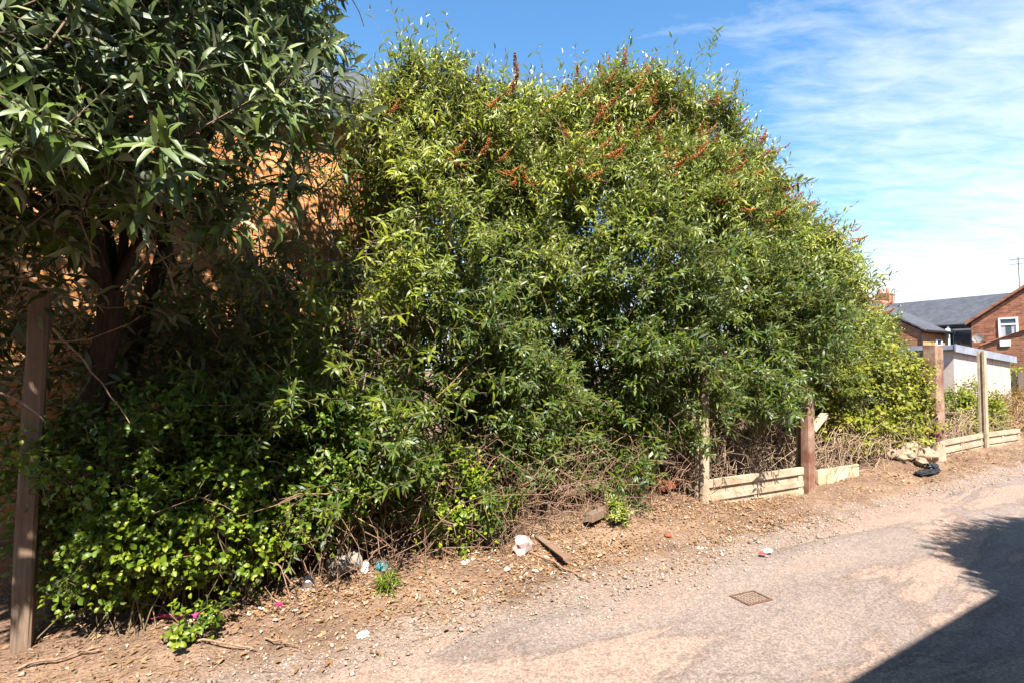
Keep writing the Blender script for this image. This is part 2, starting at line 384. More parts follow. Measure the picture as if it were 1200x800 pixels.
def spaced(lo, hi, fine_lo, fine_hi, step, grow=1.35):
    c = list(np.arange(fine_lo, fine_hi, step)); s = step; x = c[-1]
    while x < hi: s *= grow; x += s; c.append(x)
    s = step; x = c[0]; pre = []
    while x > lo: s *= grow; x -= s; pre.append(x)
    return np.array(pre[::-1] + c)
us = spaced(-900, 1500, -3, 14, .045); ns = spaced(-900, 1500, 2.7, 4.5, .035)
g = link('ground', grid_mesh('ground', us, ns, ground_z), M['soil'], rot=ANG); tag(g, kind='structure')
# lane: its far edge frays into the verge
us = spaced(-60, 120, -3, 14, .04); t = np.linspace(0, 1, 40)
V = []
ed = lane_edge(us)
for i, u in enumerate(us):
    for tt in t:
        n = -1.25 + (ed[i] + 1.25) * tt
        V.append((u, n, .006 * (1 - max(0, (tt - .965) / .035)) - .012 * max(0, (tt - .965) / .035)))
V = np.array(V); b = len(t); a = len(us); i = np.arange((a - 1) * (b - 1)); r = i // (b - 1); c = i % (b - 1); kk = r * b + c
Ls = np.stack([kk, kk + b, kk + b + 1, kk + 1], 1)
lane = link('lane', np_mesh('lane', V, Ls.ravel(), np.full(len(Ls), 4), smooth=True), M['lane'], rot=ANG); tag(lane, kind='structure')

# ------------------------------------------------------------------ foliage engine (numpy, lane coordinates)
def nrm(a): return a / np.maximum(np.linalg.norm(a, axis=-1, keepdims=True), 1e-9)
def leaf_arrays(B, D, N, l, w, curl, fine=False, oval=False):
    D = nrm(D); S = nrm(np.cross(D, N)); N = nrm(np.cross(S, D))
    l = l[:, None]; w = w[:, None]; c = curl[:, None]
    p1, p2 = (.38, .74) if oval else (.30, .66)
    k1, k2 = (.5, .42) if oval else (.5, .40)
    up = N
    q1 = B + D * l * p1 + up * l * c * .10; q2 = B + D * l * p2 - up * l * c * .06; tip = B + D * l * (1 - .15 * np.abs(c)) - up * l * c * .42
    f = .22 * w
    if fine:
        V = np.stack([B, q1 - S * w * k1 + up * f, q1, q1 + S * w * k1 + up * f, q2 - S * w * k2 + up * f * .8, q2, q2 + S * w * k2 + up * f * .8, tip], 1)
        F = [(0, 2, 1), (0, 3, 2), (1, 2, 5, 4), (2, 3, 6, 5), (4, 5, 7), (5, 6, 7)]
    else:
        V = np.stack([B, q1 - S * w * k1, q1 + S * w * k1, q2 - S * w * k2, q2 + S * w * k2, tip], 1)
        F = [(0, 2, 1), (1, 2, 4, 3), (3, 4, 5)]
    nv = V.shape[1]; lp = np.array([i for f_ in F for i in f_]); tt = np.array([len(f_) for f_ in F])
    m = len(B)
    loops = (np.arange(m)[:, None] * nv + lp[None]).ravel(); tot = np.tile(tt, m)
    return V.reshape(-1, 3), loops, tot, nv
def shoots(P, A, L, npairs, ll, ratio, fine=False, oval=False, tipw=1.0, light=None, droop=.35, seed=0, jitter=1.0):
    """P base, A axis, L length of each leafy shoot: opposite pairs of leaves, the tip leaves small and pale"""
    g = np.random.default_rng(seed); m = len(P); A = nrm(A)
    ref = np.where(np.abs(A[:, 2:3]) > .9, np.array([[1., 0, 0]]), np.array([[0, 0, 1.]]))
    e1 = nrm(np.cross(A, ref)); e2 = np.cross(A, e1)
    roll = g.uniform(0, 2 * np.pi, m)
    Bs, Ds, Ns, ls, ws, cs, tn = [], [], [], [], [], [], []
    lt = g.random(m) if light is None else light
    for j in range(npairs):
        t = (j + .6) / npairs
        for s in (0, 1):
            ang = roll + j * np.pi / 2 + s * np.pi + g.normal(0, .25 * jitter, m)
            Rr = e1 * np.cos(ang)[:, None] + e2 * np.sin(ang)[:, None]
            th = np.radians(78 - 52 * t ** 1.5) + g.normal(0, .18 * jitter, m)
            D = A * np.cos(th)[:, None] + Rr * np.sin(th)[:, None]
            D[:, 2] -= droop * (1 - .7 * t) * g.uniform(.3, 1.2, m)
            D = nrm(D)
            N = A + np.array([0, 0, .75]) + g.normal(0, .22 * jitter, (m, 3))
            keep = g.random(m) > .07
            f = (.55 + .75 * math.sin(math.pi * min(1, .25 + .6 * (1 - t)))) * (1 - .55 * t)
            l = ll * f * g.uniform(.75, 1.25, m) * (L / np.mean(L)) ** .4
            Bs.append((P + A * (L * t)[:, None])[keep]); Ds.append(D[keep]); Ns.append(N[keep]); ls.append(l[keep])
            ws.append((l * ratio * g.uniform(.8, 1.2, m))[keep]); cs.append(g.uniform(.0, .9, m)[keep])
            tw = np.clip((t - .45) / .55, 0, 1) ** 1.5 * tipw * g.uniform(.5, 1.0, m)
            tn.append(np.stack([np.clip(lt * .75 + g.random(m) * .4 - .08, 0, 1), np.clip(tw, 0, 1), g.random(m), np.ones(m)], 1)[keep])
    B = np.concatenate(Bs); T = np.concatenate(tn)
    V, lo, to, nv = leaf_arrays(B, np.concatenate(Ds), np.concatenate(Ns), np.concatenate(ls), np.concatenate(ws), np.concatenate(cs), fine, oval)
    return V, lo, to, np.repeat(T, nv, 0)
def tubes(polys, r0, r1, seg=4):
    """polys: (m,k,3) polylines; r0,r1 start/end radius arrays"""
    polys = np.asarray(polys, float); m, k, _ = polys.shape
    Tn = nrm(np.gradient(polys, axis=1)); ref = np.where(np.abs(Tn[..., 2:3]) > .9, np.array([1., 0, 0]), np.array([0, 0, 1.]))
    e1 = nrm(np.cross(Tn, ref)); e2 = np.cross(Tn, e1)
    rr = (np.asarray(r0)[:, None] + (np.asarray(r1) - np.asarray(r0))[:, None] * np.linspace(0, 1, k)[None])[..., None]
    rings = np.stack([polys + (e1 * math.cos(a) + e2 * math.sin(a)) * rr for a in [2 * math.pi * i / seg for i in range(seg)]], 2)
    V = rings.reshape(-1, 3)
    i, j, s = np.meshgrid(np.arange(m), np.arange(k - 1), np.arange(seg), indexing='ij')
    a = (i * k + j) * seg + s; b = (i * k + j) * seg + (s + 1) % seg
    L = np.stack([a, b, b + seg, a + seg], -1).reshape(-1, 4)
    return V, L.ravel(), np.full(len(L), 4)
def join(parts):
    Vs, Ls, Ts, Cs = [], [], [], []; o = 0
    for p in parts:
        Vs.append(p[0]); Ls.append(np.asarray(p[1]) + o); Ts.append(p[2]); o += len(p[0])
        if len(p) > 3: Cs.append(p[3])
    return np.concatenate(Vs), np.concatenate(Ls), np.concatenate(Ts), (np.concatenate(Cs) if Cs else None)
def arc(P, Q, k, sag, seed=0, wob=.04):
    """(m,k,3) arcs from P to Q bowed upwards by sag, with a wobble"""
    g = np.random.default_rng(seed); t = np.linspace(0, 1, k)[None, :, None]
    C = P[:, None] * (1 - t) + Q[:, None] * t
    C[..., 2] += (np.asarray(sag)[:, None] * 4 * t[..., 0] * (1 - t[..., 0]))
    w = g.normal(0, wob, C.shape) * np.linalg.norm(Q - P, axis=1)[:, None, None]; w[:, 0] = 0; w[:, -1] = 0
    return C + w
def sprays(E, out, length, nsh, shoot_len, seed=0, spread=.75, up=.35):
    """leafy side branches ending at E and growing along out; returns branch polylines and shoot P, A, L, branch index"""
    g = np.random.default_rng(seed); m = len(E); out = nrm(out)
    O = E - out * length[:, None]; C = arc(O, E, 6, length * g.uniform(.0, .15, m), seed + 1)
    Ps, As, Ls, Ix = [], [], [], []
    for j in range(nsh):
        t = 1.0 if j == 0 else None
        tt = np.ones(m) * .97 if j == 0 else g.uniform(.25, .97, m)
        x = tt * 5; i0 = np.minimum(x.astype(int), 4); fr = (x - i0)[:, None]
        p = C[np.arange(m), i0] * (1 - fr) + C[np.arange(m), i0 + 1] * fr
        d = nrm(C[np.arange(m), i0 + 1] - C[np.arange(m), i0])
        a = d + g.normal(0, spread if j else .2, (m, 3)); a[:, 2] += up
        Ps.append(p); As.append(a); Ls.append(shoot_len * g.uniform(.6, 1.35, m)); Ix.append(np.arange(m))
    return C, np.concatenate(Ps), np.concatenate(As), np.concatenate(Ls), np.concatenate(Ix)
def make_mesh(name, parts, m, parent, origin, smooth=False):
    V, lo, to, tn = join(parts)
    me = np_mesh(name, V - np.array(origin)[None], lo, to, tn, smooth)
    return link(name, me, m, parent)

# outline of the overgrown hedge as heights over u, taken at n = 5
sil = [(330, 120), (420, 92), (452, 80), (480, 62), (510, 72), (560, 98), (592, 112), (640, 98), (700, 88), (760, 92), (800, 100), (845, 122), (868, 170),
       (902, 222), (950, 268), (985, 300), (1003, 330), (1030, 352), (1052, 378), (1070, 410), (1090, 440)]
tu, tz = zip(*[at_n(x, y, 4.95) for x, y in sil])
TU = np.array(tu); TZ = np.array(tz)
def top_h(u): return np.interp(u, TU, TZ) - .10 - .28 * np.clip((np.asarray(u) - 7.8) / 1.0, 0, 1)
def front_n(u, z, seed=0):
    """front of the bushes: leans out over the fence at mid height, falls back towards the top"""
    h = np.maximum(top_h(u), 1.0); t = np.clip(z / h, 0, 1.1)
    base = 4.42 - .36 * np.clip(1.25 - z / 1.0, 0, 1) * np.clip((u - 1.4) / .8, 0, 1) * np.clip((5.3 - u) / .4, 0, 1) - .55 * np.sin(np.pi * np.clip(t * 1.15, 0, 1)) + .95 * np.clip(t - .62, 0, 1) ** 1.3 / .38 ** .3
    q = np.stack([u * .9, z * 1.0], 1)
    return base + .46 * vnoise(q, 21 + seed) + .26 * vnoise(q * 2.3, 22 + seed)

flower_meshes = []
def flower_mesh(seed):
    g = random.Random(seed); bm = bmesh.new()
    L = .17
    for i in range(110):
        t = g.random() ** .8; r = .020 * (1 - t) ** .6 + .003; a = g.uniform(0, 6.283)
        c = Vector((math.cos(a) * r, math.sin(a) * r + .09 * t * t, L * t * (1 - .2 * t)))
        q = bmesh.ops.create_icosphere(bm, subdivisions=1, radius=g.uniform(.0035, .0065))
        for v in q['verts']: v.co = v.co * g.uniform(.7, 1.3) + c
    q = bmesh.ops.create_cone(bm, segments=5, radius1=.004, radius2=.002, depth=L + .08, cap_ends=True)
    for v in q['verts']: v.co.z += L / 2 - .04
    me = bpy.data.meshes.new('flower_spike'); bm.to_mesh(me); bm.free(); me.materials.append(M['spike']); return me
for s_ in range(4): flower_meshes.append(flower_mesh(s_))
def add_flowers(root, origin, pts, axes):
    for p, a in zip(pts, axes):
        o = bpy.data.objects.new('flower_spike', random.choice(flower_meshes)); COL.objects.link(o); o.parent = root
        o.location = Vector(p) - Vector(origin)
        o.rotation_euler = Vector(a).to_track_quat('Z', 'Y').to_euler(); s = random.uniform(.8, 1.4); o.scale = (s, s, s)

def density_main(u, z):
    """how likely leafy branches are on the front at (u, z); gaps where the wall or the twigs show"""
    d = np.ones_like(u)
    gap = np.exp(-(((u - .75) / .95) ** 2 + ((z - 3.1) / .80) ** 2) ** 2); d *= 1 - .93 * gap
    gap2 = np.exp(-(((u - .1) / .9) ** 2 + ((z - 2.1) / .7) ** 2)); d *= 1 - .7 * gap2
    hol = np.exp(-(((u - 4.9) / .8) ** 2 + ((z - 3.0) / .5) ** 2)); d *= 1 - .6 * hol
    lowz = np.clip((z - .10) / .60, 0, 1); d *= np.where(u < 5.2, .42 + .58 * lowz ** 1.2, 1.0)
    cav = np.clip((z - .9 - .12 * np.sin(u * 5)) / .35, 0, 1); d *= np.where((u > 5.2), cav, 1.0)
    d *= np.where((u < 1.25) & (z < 1.3), .35, 1.0)
    d *= np.where((u > 1.25) & (u < 5.2) & (z < .95 + .25 * np.sin(u * 4)), .50, 1.0)
    d *= np.where((u > 8.1) & (z < 2.0 + .4 * (u - 8.1) * 0), np.clip(1 - (u - 8.1) / .8, 0, 1), 1.0)
    return np.clip(d, 0, 1)
def bush(name, label, u0, u1, n_sp, seed, flowers=0, nin=.5, leaf=.112, lightbias=0.0, mat_='buddleia', extra=None):
    g = np.random.default_rng(seed); org = ((u0 + u1) / 2, 5.1, 0.0)
    root = thing(name, label, 'bush', org[0], org[1], 0)
    wid = u1 - u0
    def edge_ok(u, z):
        c = (u - (u0 + u1) / 2) / (wid / 2)
        lowleft = (u < 1.1 + .35 * (z > 3.5)) & (z > 2.3) & (g.random(len(u)) > .10)
        return (~lowleft) & (g.random(len(u)) < np.clip((1.02 - np.abs(c)) * 5, 0, 1))
    # front sheet
    m = int(n_sp * 1.45); u = g.uniform(u0 - .1, u1 + .1, m); h = top_h(u); z = .26 + (h - .34) * g.random(m) ** .9
    ok = edge_ok(u, z) & (g.random(m) < density_main(u, z)); ok &= g.random(m) < .68 + 1.0 * vnoise(np.stack([u * 1.9, z * 1.9], 1), 33)
    u, z, h = u[ok], z[ok], h[ok]
    n = front_n(u, z) + g.normal(0, .13, len(u))
    E1 = np.stack([u, n, z], 1); tt = z / h
    o1 = np.stack([g.normal(0, .45, len(u)), -1.0 + .9 * np.clip(tt - .5, 0, 1) + g.normal(0, .3, len(u)), -.15 + 1.3 * np.clip(tt - .3, 0, 1) + g.normal(0, .3, len(u))], 1)
    # crown top
    m2 = int(n_sp * .55); u = g.uniform(u0, u1, m2); n = g.uniform(4.55, 6.6, m2); hh = top_h(u) + .20 * vnoise(np.stack([u * 2.2, n * 1.5], 1), 41) - .10 - .06 * (n - 4.9) ** 2
    E2 = np.stack([u, n, hh - np.abs(g.normal(0, .16, m2))], 1); ok = edge_ok(u, hh); E2 = E2[ok]
    o2 = np.stack([g.normal(0, .4, len(E2)), g.normal(-.25, .35, len(E2)), np.ones(len(E2))], 1)
    E = np.concatenate([E1, E2]); out = np.concatenate([o1, o2])
    C, P, A, L, ix = sprays(E, out, g.uniform(.4, .85, len(E)), 6, .27, seed + 2)
    ok = P[:, 2] > .08; P, A, L = P[ok], A[ok], L[ok]
    mw = int(13 * wid); uw = g.uniform(max(u0, 1.5) + .1, u1 - .1, mw); nw = g.uniform(4.7, 5.6, mw)      # wands that break the outline
    Pw = np.stack([uw, nw, top_h(uw) - .12 + g.normal(0, .08, mw)], 1); Aw = np.stack([g.normal(.1, .4, mw), g.normal(-.15, .3, mw), np.ones(mw)], 1)
    P = np.concatenate([P, Pw]); A = np.concatenate([A, Aw]); L = np.concatenate([L, g.uniform(.35, .75, mw)])
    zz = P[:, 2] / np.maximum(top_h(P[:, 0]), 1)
    lt = np.clip(.14 + 1.75 * (zz - .54) + .30 * vnoise(P * .9, 5) + lightbias + g.normal(0, .12, len(P)), 0, 1)  # yellower top, darker base: leaf age plus sun and shade painted in
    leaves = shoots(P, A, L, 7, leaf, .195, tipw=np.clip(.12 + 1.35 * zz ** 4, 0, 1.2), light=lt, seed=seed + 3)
    # inner layer: bigger leaves, inner shade put into their darker colour, that close the view
    m3 = int(n_sp * nin); u = g.uniform(u0, u1, m3); n = g.uniform(4.9, 6.6, m3); z = .15 + (top_h(u) - .5) * g.random(m3) ** 1.15; n = np.where(z < 1.1, n * .65 + 1.85, n)
    E3 = np.stack([u, n, z], 1); ok = (g.random(m3) < np.where((u < 1.45) & (z > 2.1), .05, 1.0)); E3 = E3[ok]
    o3 = g.normal(0, 1, (len(E3), 3))
    C3, P3, A3, L3, _ = sprays(E3, o3, g.uniform(.4, .8, len(E3)), 5, .3, seed + 5)
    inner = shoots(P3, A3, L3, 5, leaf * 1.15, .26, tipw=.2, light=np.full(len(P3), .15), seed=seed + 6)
    parts = [leaves, inner]
    if extra is not None: parts += extra
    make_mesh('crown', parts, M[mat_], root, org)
    # stems
    ns_ = int(16 * wid); ub = g.uniform(u0 + .2, u1 - .2, ns_); nb = g.normal(5.15, .42, ns_).clip(4.5, 6.2)
    Bp = np.stack([ub, nb, ub * 0], 1)
    ut = ub + g.normal(0, .5, ns_); nt_ = nb + g.normal(.35, .3, ns_); Tp = np.stack([ut, nt_, top_h(ut) * g.uniform(.5, .84, ns_)], 1)
    S = arc(Bp, Tp, 9, g.uniform(0, .3, ns_), seed + 8, .012)
    st = tubes(S, g.uniform(.014, .034, ns_), np.full(ns_, .006), 6)
    br = tubes(np.concatenate([C, C3]), np.full(len(C) + len(C3), .0055), np.full(len(C) + len(C3), .0025), 3)
    sh = tubes(np.stack([P, P + nrm(A) * L[:, None] * .5, P + nrm(A) * L[:, None] * .98], 1), np.full(len(P), .0025), np.full(len(P), .0012), 3)
    make_mesh('stem', [st, br, sh], M['bark'], root, org)
    if flowers:
        cand = np.where((P[:, 2] > top_h(P[:, 0]) * .64) & (P[:, 1] < front_n(P[:, 0], P[:, 2]) + .12))[0]
        hot = vnoise(np.stack([P[cand, 0] * 1.6, P[cand, 2] * 1.6], 1), 77) + g.normal(0, .7, len(cand))
        sel = cand[np.argsort(-hot)][:flowers * 8]; sel = g.choice(sel, min(flowers, len(sel)), replace=False)
        pts = P[sel] + nrm(A[sel]) * (L[sel] * 1.0)[:, None]; ax = nrm(A[sel]) + g.normal(0, .35, (len(sel), 3)); ax[:, 1] -= .5; ax[:, 2] -= .75
        add_flowers(root, org, pts, ax)
    return root
def long_sprig(pix, n, tipdir, seed):
    """a long wand standing out of the crown against the sky: returns shoot arrays and polyline"""
    (bx, by), (tx, ty) = pix
    ub, zb = at_n(bx, by, n); ut, zt = at_n(tx, ty, n)
    P0 = np.array([[ub, n + .2, zb]]); P1 = np.array([[ut, n, zt]])
    C = arc(P0, P1, 7, np.array([.05]), seed, .01)
    d = nrm(P1 - P0) + np.array([tipdir])
    s = shoots(np.concatenate([P1 - nrm(d) * .1, P1 - (P1 - P0) * .18, P1 - (P1 - P0) * .34]), np.concatenate([d, d * .6 + np.array([[.4, 0, .2]]), d * .6 + np.array([[-.5, 0, .1]])]), np.array([.26, .2, .2]), 6, .12, .17, tipw=1.0, seed=seed)
    return s, tubes(C, [.007], [.0035], 4)

# ------------------------------------------------------------------ brick building behind the hedge on the left
bld_n = 6.15
ez = at_n(385, 112, bld_n - .25)[1]
bu0, bu1 = -9.0, at_n(500, 200, bld_n)[0]
bl = thing('brick_house', 'orange brick building with dark eaves half hidden behind the bushes at left', 'building', bu1, bld_n, 0)
Lb = bu1 - bu0
MB().box(-Lb, 0, 0, 6.0, 0, ez - .12).build('wall', M['brick'], bl)
rf = MB().prism([(-.38, ez - .02), (3.0, ez + 2.1), (6.38, ez - .02), (6.38, ez + .06), (3.0, ez + 2.19), (-.38, ez + .06)], 'x', -Lb, .18).build('roof', M['slate'], bl)
MB().box(-Lb, .16, -.24, -.20, ez - .22, ez - .03).build('fascia', M['white'], bl)
MB().box(-Lb, .16, -.199, -.002, ez - .20, ez - .17).build('soffit', M['greywood'], bl)
MB().tube((-Lb, -.31, ez - .04), (.2, -.31, ez - .04), .055, seg=10).build('gutter', M['gutter'], bl)

# ------------------------------------------------------------------ far houses at the end of the lane
def win(parent, u, n, z0, z1, w, face, bars=1, dark=True):
    """window on a wall: face 'u' looks along -u (w runs along n), face 'n' looks along -n (w runs along u); coordinates local to parent"""
    t = .07
    def bx(mb, a0, a1, z_0, z_1, d0, d1):
        if face == 'u': mb.box(u - d1, u - d0, a0, a1, z_0, z_1)
        else: mb.box(a0, a1, n - d1, n - d0, z_0, z_1)
    c = n if face == 'u' else u
    f = MB()
    bx(f, c - w / 2, c - w / 2 + t, z0, z1, .0, .06); bx(f, c + w / 2 - t, c + w / 2, z0, z1, 0, .06)
    bx(f, c - w / 2 + t, c + w / 2 - t, z1 - t, z1, 0, .06); bx(f, c - w / 2 + t, c + w / 2 - t, z0, z0 + t, 0, .06)
    zt = z0 + (z1 - z0) * .66; bx(f, c - w / 2 + t, c + w / 2 - t, zt, zt + t, 0, .055)
    fo = f.build('window', M['white'], parent)
    p = MB(); bx(p, c - w / 2 + t, c + w / 2 - t, z0 + t, z1 - t, .008, .02); p.build('pane', M['glass'], fo)
    q = MB()
    for s in (-1, 1):
        bx(q, c + s * w * .28 - w * .12, c + s * w * .28 + w * .12, z0 + t, zt, .021, .024)
    q.build('curtain', M['curtain'], fo)
    return fo
UW = 38.0
def L3(p): return p
# terrace block running across the end of the lane: slate roof, ridge across
n_r, z_e = at_u(1120, 381, UW); ridge_u = 42.5; _, z_r = at_u(1130, 350, ridge_u)
tb = thing('terraced_house', 'brick terrace at the lane end with plain dark slate roof between two wings', 'house', UW, 9, 0)
MB().box(0, 9, -3, 13, 0, z_e - .1).build('wall', M['farbrick'], tb)
sl = (z_r - z_e) / (ridge_u - UW)
roofB = MB().prism([(-.3, z_e - .3 * sl), (ridge_u - UW, z_r), (9.3, z_e - .3 * sl), (9.3, z_e - .3 * sl + .1), (ridge_u - UW, z_r + .1), (-.3, z_e - .3 * sl + .1)], 'y', -3.2, 13.2).build('roof', M['slate'], tb)
MB().tube((-.36, -3, z_e - .02), (-.36, 13, z_e - .02), .06, seg=8).build('gutter', M['black'], tb)
nd, zd = at_u(1131, 385, UW); nd2, zd2 = at_u(1122, 408, UW)
dn = nd - 9; dd = MB()
wq = .95
for a0, a1, q0, q1 in ((dn - wq, dn + wq, zd - .09, zd), (dn - wq, dn - wq + .09, .9, zd - .09), (dn + wq - .09, dn + wq, .9, zd - .09), (dn - wq + .09, dn + wq - .09, 2.75, 2.84)):
    dd.box(-.07, -.001, a0, a1, q0, q1)
ddo = dd.build('window', M['white'], tb)
MB().box(-.03, -.004, dn - wq + .09, dn + wq - .09, .9, zd - .09).build('pane', M['glass'], ddo)
np_, zp = at_u(1111, 380, UW - .3)
MB().tube((-.3, np_ - 9, .2), (-.3, np_ - 9, z_e), .06, seg=8).box(-.4, -.2, np_ - 9 - .1, np_ - 9 + .1, z_e - .5, z_e - .2).build('drainpipe', M['white'], tb)
nc_, zc_ = at_u(1036, 346, ridge_u)
ch = MB().box(ridge_u - UW - .35, ridge_u - UW + .35, nc_ - 9 - .45, nc_ - 9 + .45, z_r - .6, zc_ + .1).build('chimney', M['farbrick'], tb)
for s in (-.22, .22):
    MB().tube((ridge_u - UW, nc_ - 9 + s, zc_ + .1), (ridge_u - UW, nc_ - 9 + s, zc_ + .45), .11, .09, 10).build('chimney_pot', M['tile'], ch)
na, za = at_u(1048, 338, ridge_u)
MB().tube((ridge_u - UW, na - 9, z_r - .2), (ridge_u - UW, na - 9, za), .02, seg=5).tube((ridge_u - UW, na - 9.5, za - .1), (ridge_u - UW, na - 8.5, za - .1), .012, seg=5)\
    .tube((ridge_u - UW - .1, na - 9.35, za - .3), (ridge_u - UW + .1, na - 9.35, za + .1), .01, seg=4).tube((ridge_u - UW - .1, na - 8.7, za - .3), (ridge_u - UW + .1, na - 8.7, za + .1), .01, seg=4).build('aerial', M['gutter'], tb)
# wing with a lean-to slate roof (left), sunlight painted as paler brick on its lane side
nC, zC = at_u(1110, 388, UW - .01); uC = at_n(1079, 386, nC)[0]
n_top = nC + 2.9; s_ = .62
wc = thing('house_wing', 'orange brick rear wing with sloping slate roof left of the terrace', 'house', uC, nC, 0)
dC = UW - uC - .4
MB().prism([(0, 0), (2.9, 0), (2.9, zC + 2.9 * s_ - .1), (0, zC - .1)], 'x', 0, dC).build('wall', M['farbrick'], wc)
MB().box(.05, dC - .01, -.012, -.001, .2, zC - .25).build('sunlit_face', M['sunlitbrick'], wc)  # thin added sheet that paints sunlight onto the lane side
rc = MB().prism([(-.3, zC - .3 * s_), (2.95, zC + 2.95 * s_), (2.95, zC + 2.95 * s_ + .09), (-.3, zC - .3 * s_ + .09)], 'x', -.15, dC).build('roof', M['slate'], wc)
MB().tube((-.15, 2.95, zC + 2.95 * s_ + .1), (dC, 2.95, zC + 2.95 * s_ + .1), .13, seg=8).build('ridge_tiles', M['tile'], rc)
MB().tube((-.15, -.36, zC - .12), (dC, -.36, zC - .12), .06, seg=8).build('gutter', M['black'], wc)
MB().tube((-.06, -.06, .1), (-.06, -.06, zC - .2), .045, seg=8).build('drainpipe', M['black'], wc)
win(wc, dC - .9, -.012, 2.2, 3.3, .75, 'n')
# gabled brick wing on the right with the white window
UA = 36.4
nA, zA = at_u(1138, 379, UA); nA2, zA2 = at_u(1199, 340, UA); sA = (zA2 - zA) / (nA - nA2); half = 3.0; nap = nA - half; zap = zA + half * sA
wa = thing('gabled_house', 'red brick gable wall with a white framed upstairs window at right', 'house', UA, nap, 0)
dA = 5.0
MB().prism([(-half, 0), (half, 0), (half, zA), (0, zap), (-half, zA)], 'x', 0, dA).build('wall', M['farbrick'], wa)
ra = MB().prism([(-half - .2, zA - .2 * sA + .02), (0, zap + .02), (half + .2, zA - .2 * sA + .02), (half + .2, zA - .2 * sA + .12), (0, zap + .13), (-half - .2, zA - .2 * sA + .12)], 'x', -.06, dA).build('roof', M['slate'], wa)
MB().prism([(0, zap + .06), (half + .22, zA - .22 * sA + .06), (half + .22, zA - .22 * sA + .2), (0, zap + .2)], 'x', -.16, -.062).build('bargeboard', M['farbrick'], wa)
nw1, zw1 = at_u(1170, 373, UA); nw2, zw2 = at_u(1194, 397, UA)
win(wa, 0, (nw1 + nw2) / 2 - nap, zw2, zw1, abs(nw1 - nw2), 'u')
MB().box(dA * .4 - .4, dA * .4 + .4, -.5, .5, zap - .4, zap + .9).build('chimney', M['farbrick'], ra)
nm, zm = at_u(1193, 301, UA + 1.2)
am = MB().tube((1.2, nm - nap, zA + 1), (1.2, nm - nap, zm), .022, seg=5)
for i_ in range(5): am.tube((1.2 - .3 + .1 * i_, nm - nap - .35, zm - .15 - .25 * (i_ % 2)), (1.2 - .3 + .1 * i_, nm - nap + .35, zm - .15 - .25 * (i_ % 2)), .01, seg=4)
am.build('aerial', M['gutter'], ra)
# lean-to against the gable
nl1, zl1 = at_u(1152, 404, UA - 2.0); nl2, zl2 = at_u(1193, 389, UA - 2.0)
lt_ = thing('brick_extension', 'low brick extension with sloping top below the white framed window', 'extension', UA - 2.0, nl2, 0)
MB().prism([(-1.5, 0), (nl1 - nl2, 0), (nl1 - nl2, zl1), (0, zl2), (-1.5, zl2 + .45)], 'x', 0, 1.9).build('wall', M['farbrick'], lt_)
MB().prism([(nl1 - nl2 + .1, zl1 - .05), (nl1 - nl2 + .1, zl1 + .04), (-1.5, zl2 + .54), (-1.5, zl2 + .452), (0, zl2 + .002)], 'x', -.1, 1.95).build('coping', M['tile'], lt_)
nb_, zb_ = at_u(1178, 402, UA - 2.02)
MB().box(-.06, -.003, nb_ - nl2 - .19, nb_ - nl2 + .19, zb_ - .14, zb_ + .14).build('vent_cover', M['white'], lt_)
# satellite dish on its bracket
ns1, zs1 = at_u(1146, 397, UA - 1.0)
sd = thing('satellite_dish', 'grey satellite dish beside the gable wall of the end house', 'satellite dish', UA - 1.0, ns1, zs1)
bm = bmesh.new()
q = bmesh.ops.create_uvsphere(bm, u_segments=20, v_segments=12, radius=.9)
bmesh.ops.delete(bm, geom=[v for v in bm.verts if v.co.z > -.72], context='VERTS')
for v in bm.verts: v.co.z += .9
bm.transform(Matrix.Rotation(R(-70), 4, 'Y') @ Matrix.Scale(.52, 4))
me = bpy.data.meshes.new('dish'); bm.to_mesh(me); bm.free(); link('dish', me, M['dish'], sd)
MB().tube((.05, 0, 0), (1.0, 0, -.1), .03, seg=6).tube((0, 0, -.2), (-.5, 0, .05), .015, seg=5).build('bracket', M['gutter'], sd)

# ------------------------------------------------------------------ pale sectional garage
uG = at_n(1117, 406, 7.66)[0]; zG = at_n(1117, 406, 7.66)[1]; uG2, zG2 = at_n(1183, 419, 7.66)
gar = thing('garage', 'low pale pebbledashed concrete garage behind the fence posts at right', 'garage', uG, 7.66, 0)
LG = uG2 - uG
MB().prism([(0, 0), (LG, 0), (LG, zG2 - .14), (0, zG - .14)], 'y', 0, 2.9).build('wall', M['pebble'], gar)
for i in range(1, 6):
    x = LG * i / 6; zt_ = zG + (zG2 - zG) * i / 6 - .15
    MB().box(x - .04, x + .04, -.012, -.002, 0, zt_).build('panel_joint', M['pebble'], gar)
MB().box(-.06, -.002, 1.0, 1.9, .1, 1.9).build('side_door', M['greywood'], gar)
sl = (zG2 - zG) / LG
MB().prism([(-.25, zG - .12 - .25 * sl), (LG + .2, zG2 - .12 + .2 * sl), (LG + .2, zG2 + .04 + .2 * sl), (-.25, zG + .04 - .25 * sl)], 'y', -.12, 3.05).build('roof', M['sheet'], gar)
MB().prism([(-.27, zG - .20 - .25 * sl), (LG + .22, zG2 - .20 + .2 * sl), (LG + .22, zG2 + .06 + .2 * sl), (-.27, zG + .06 - .25 * sl)], 'y', -.16, -.122).build('fascia', M['sheet'], gar)
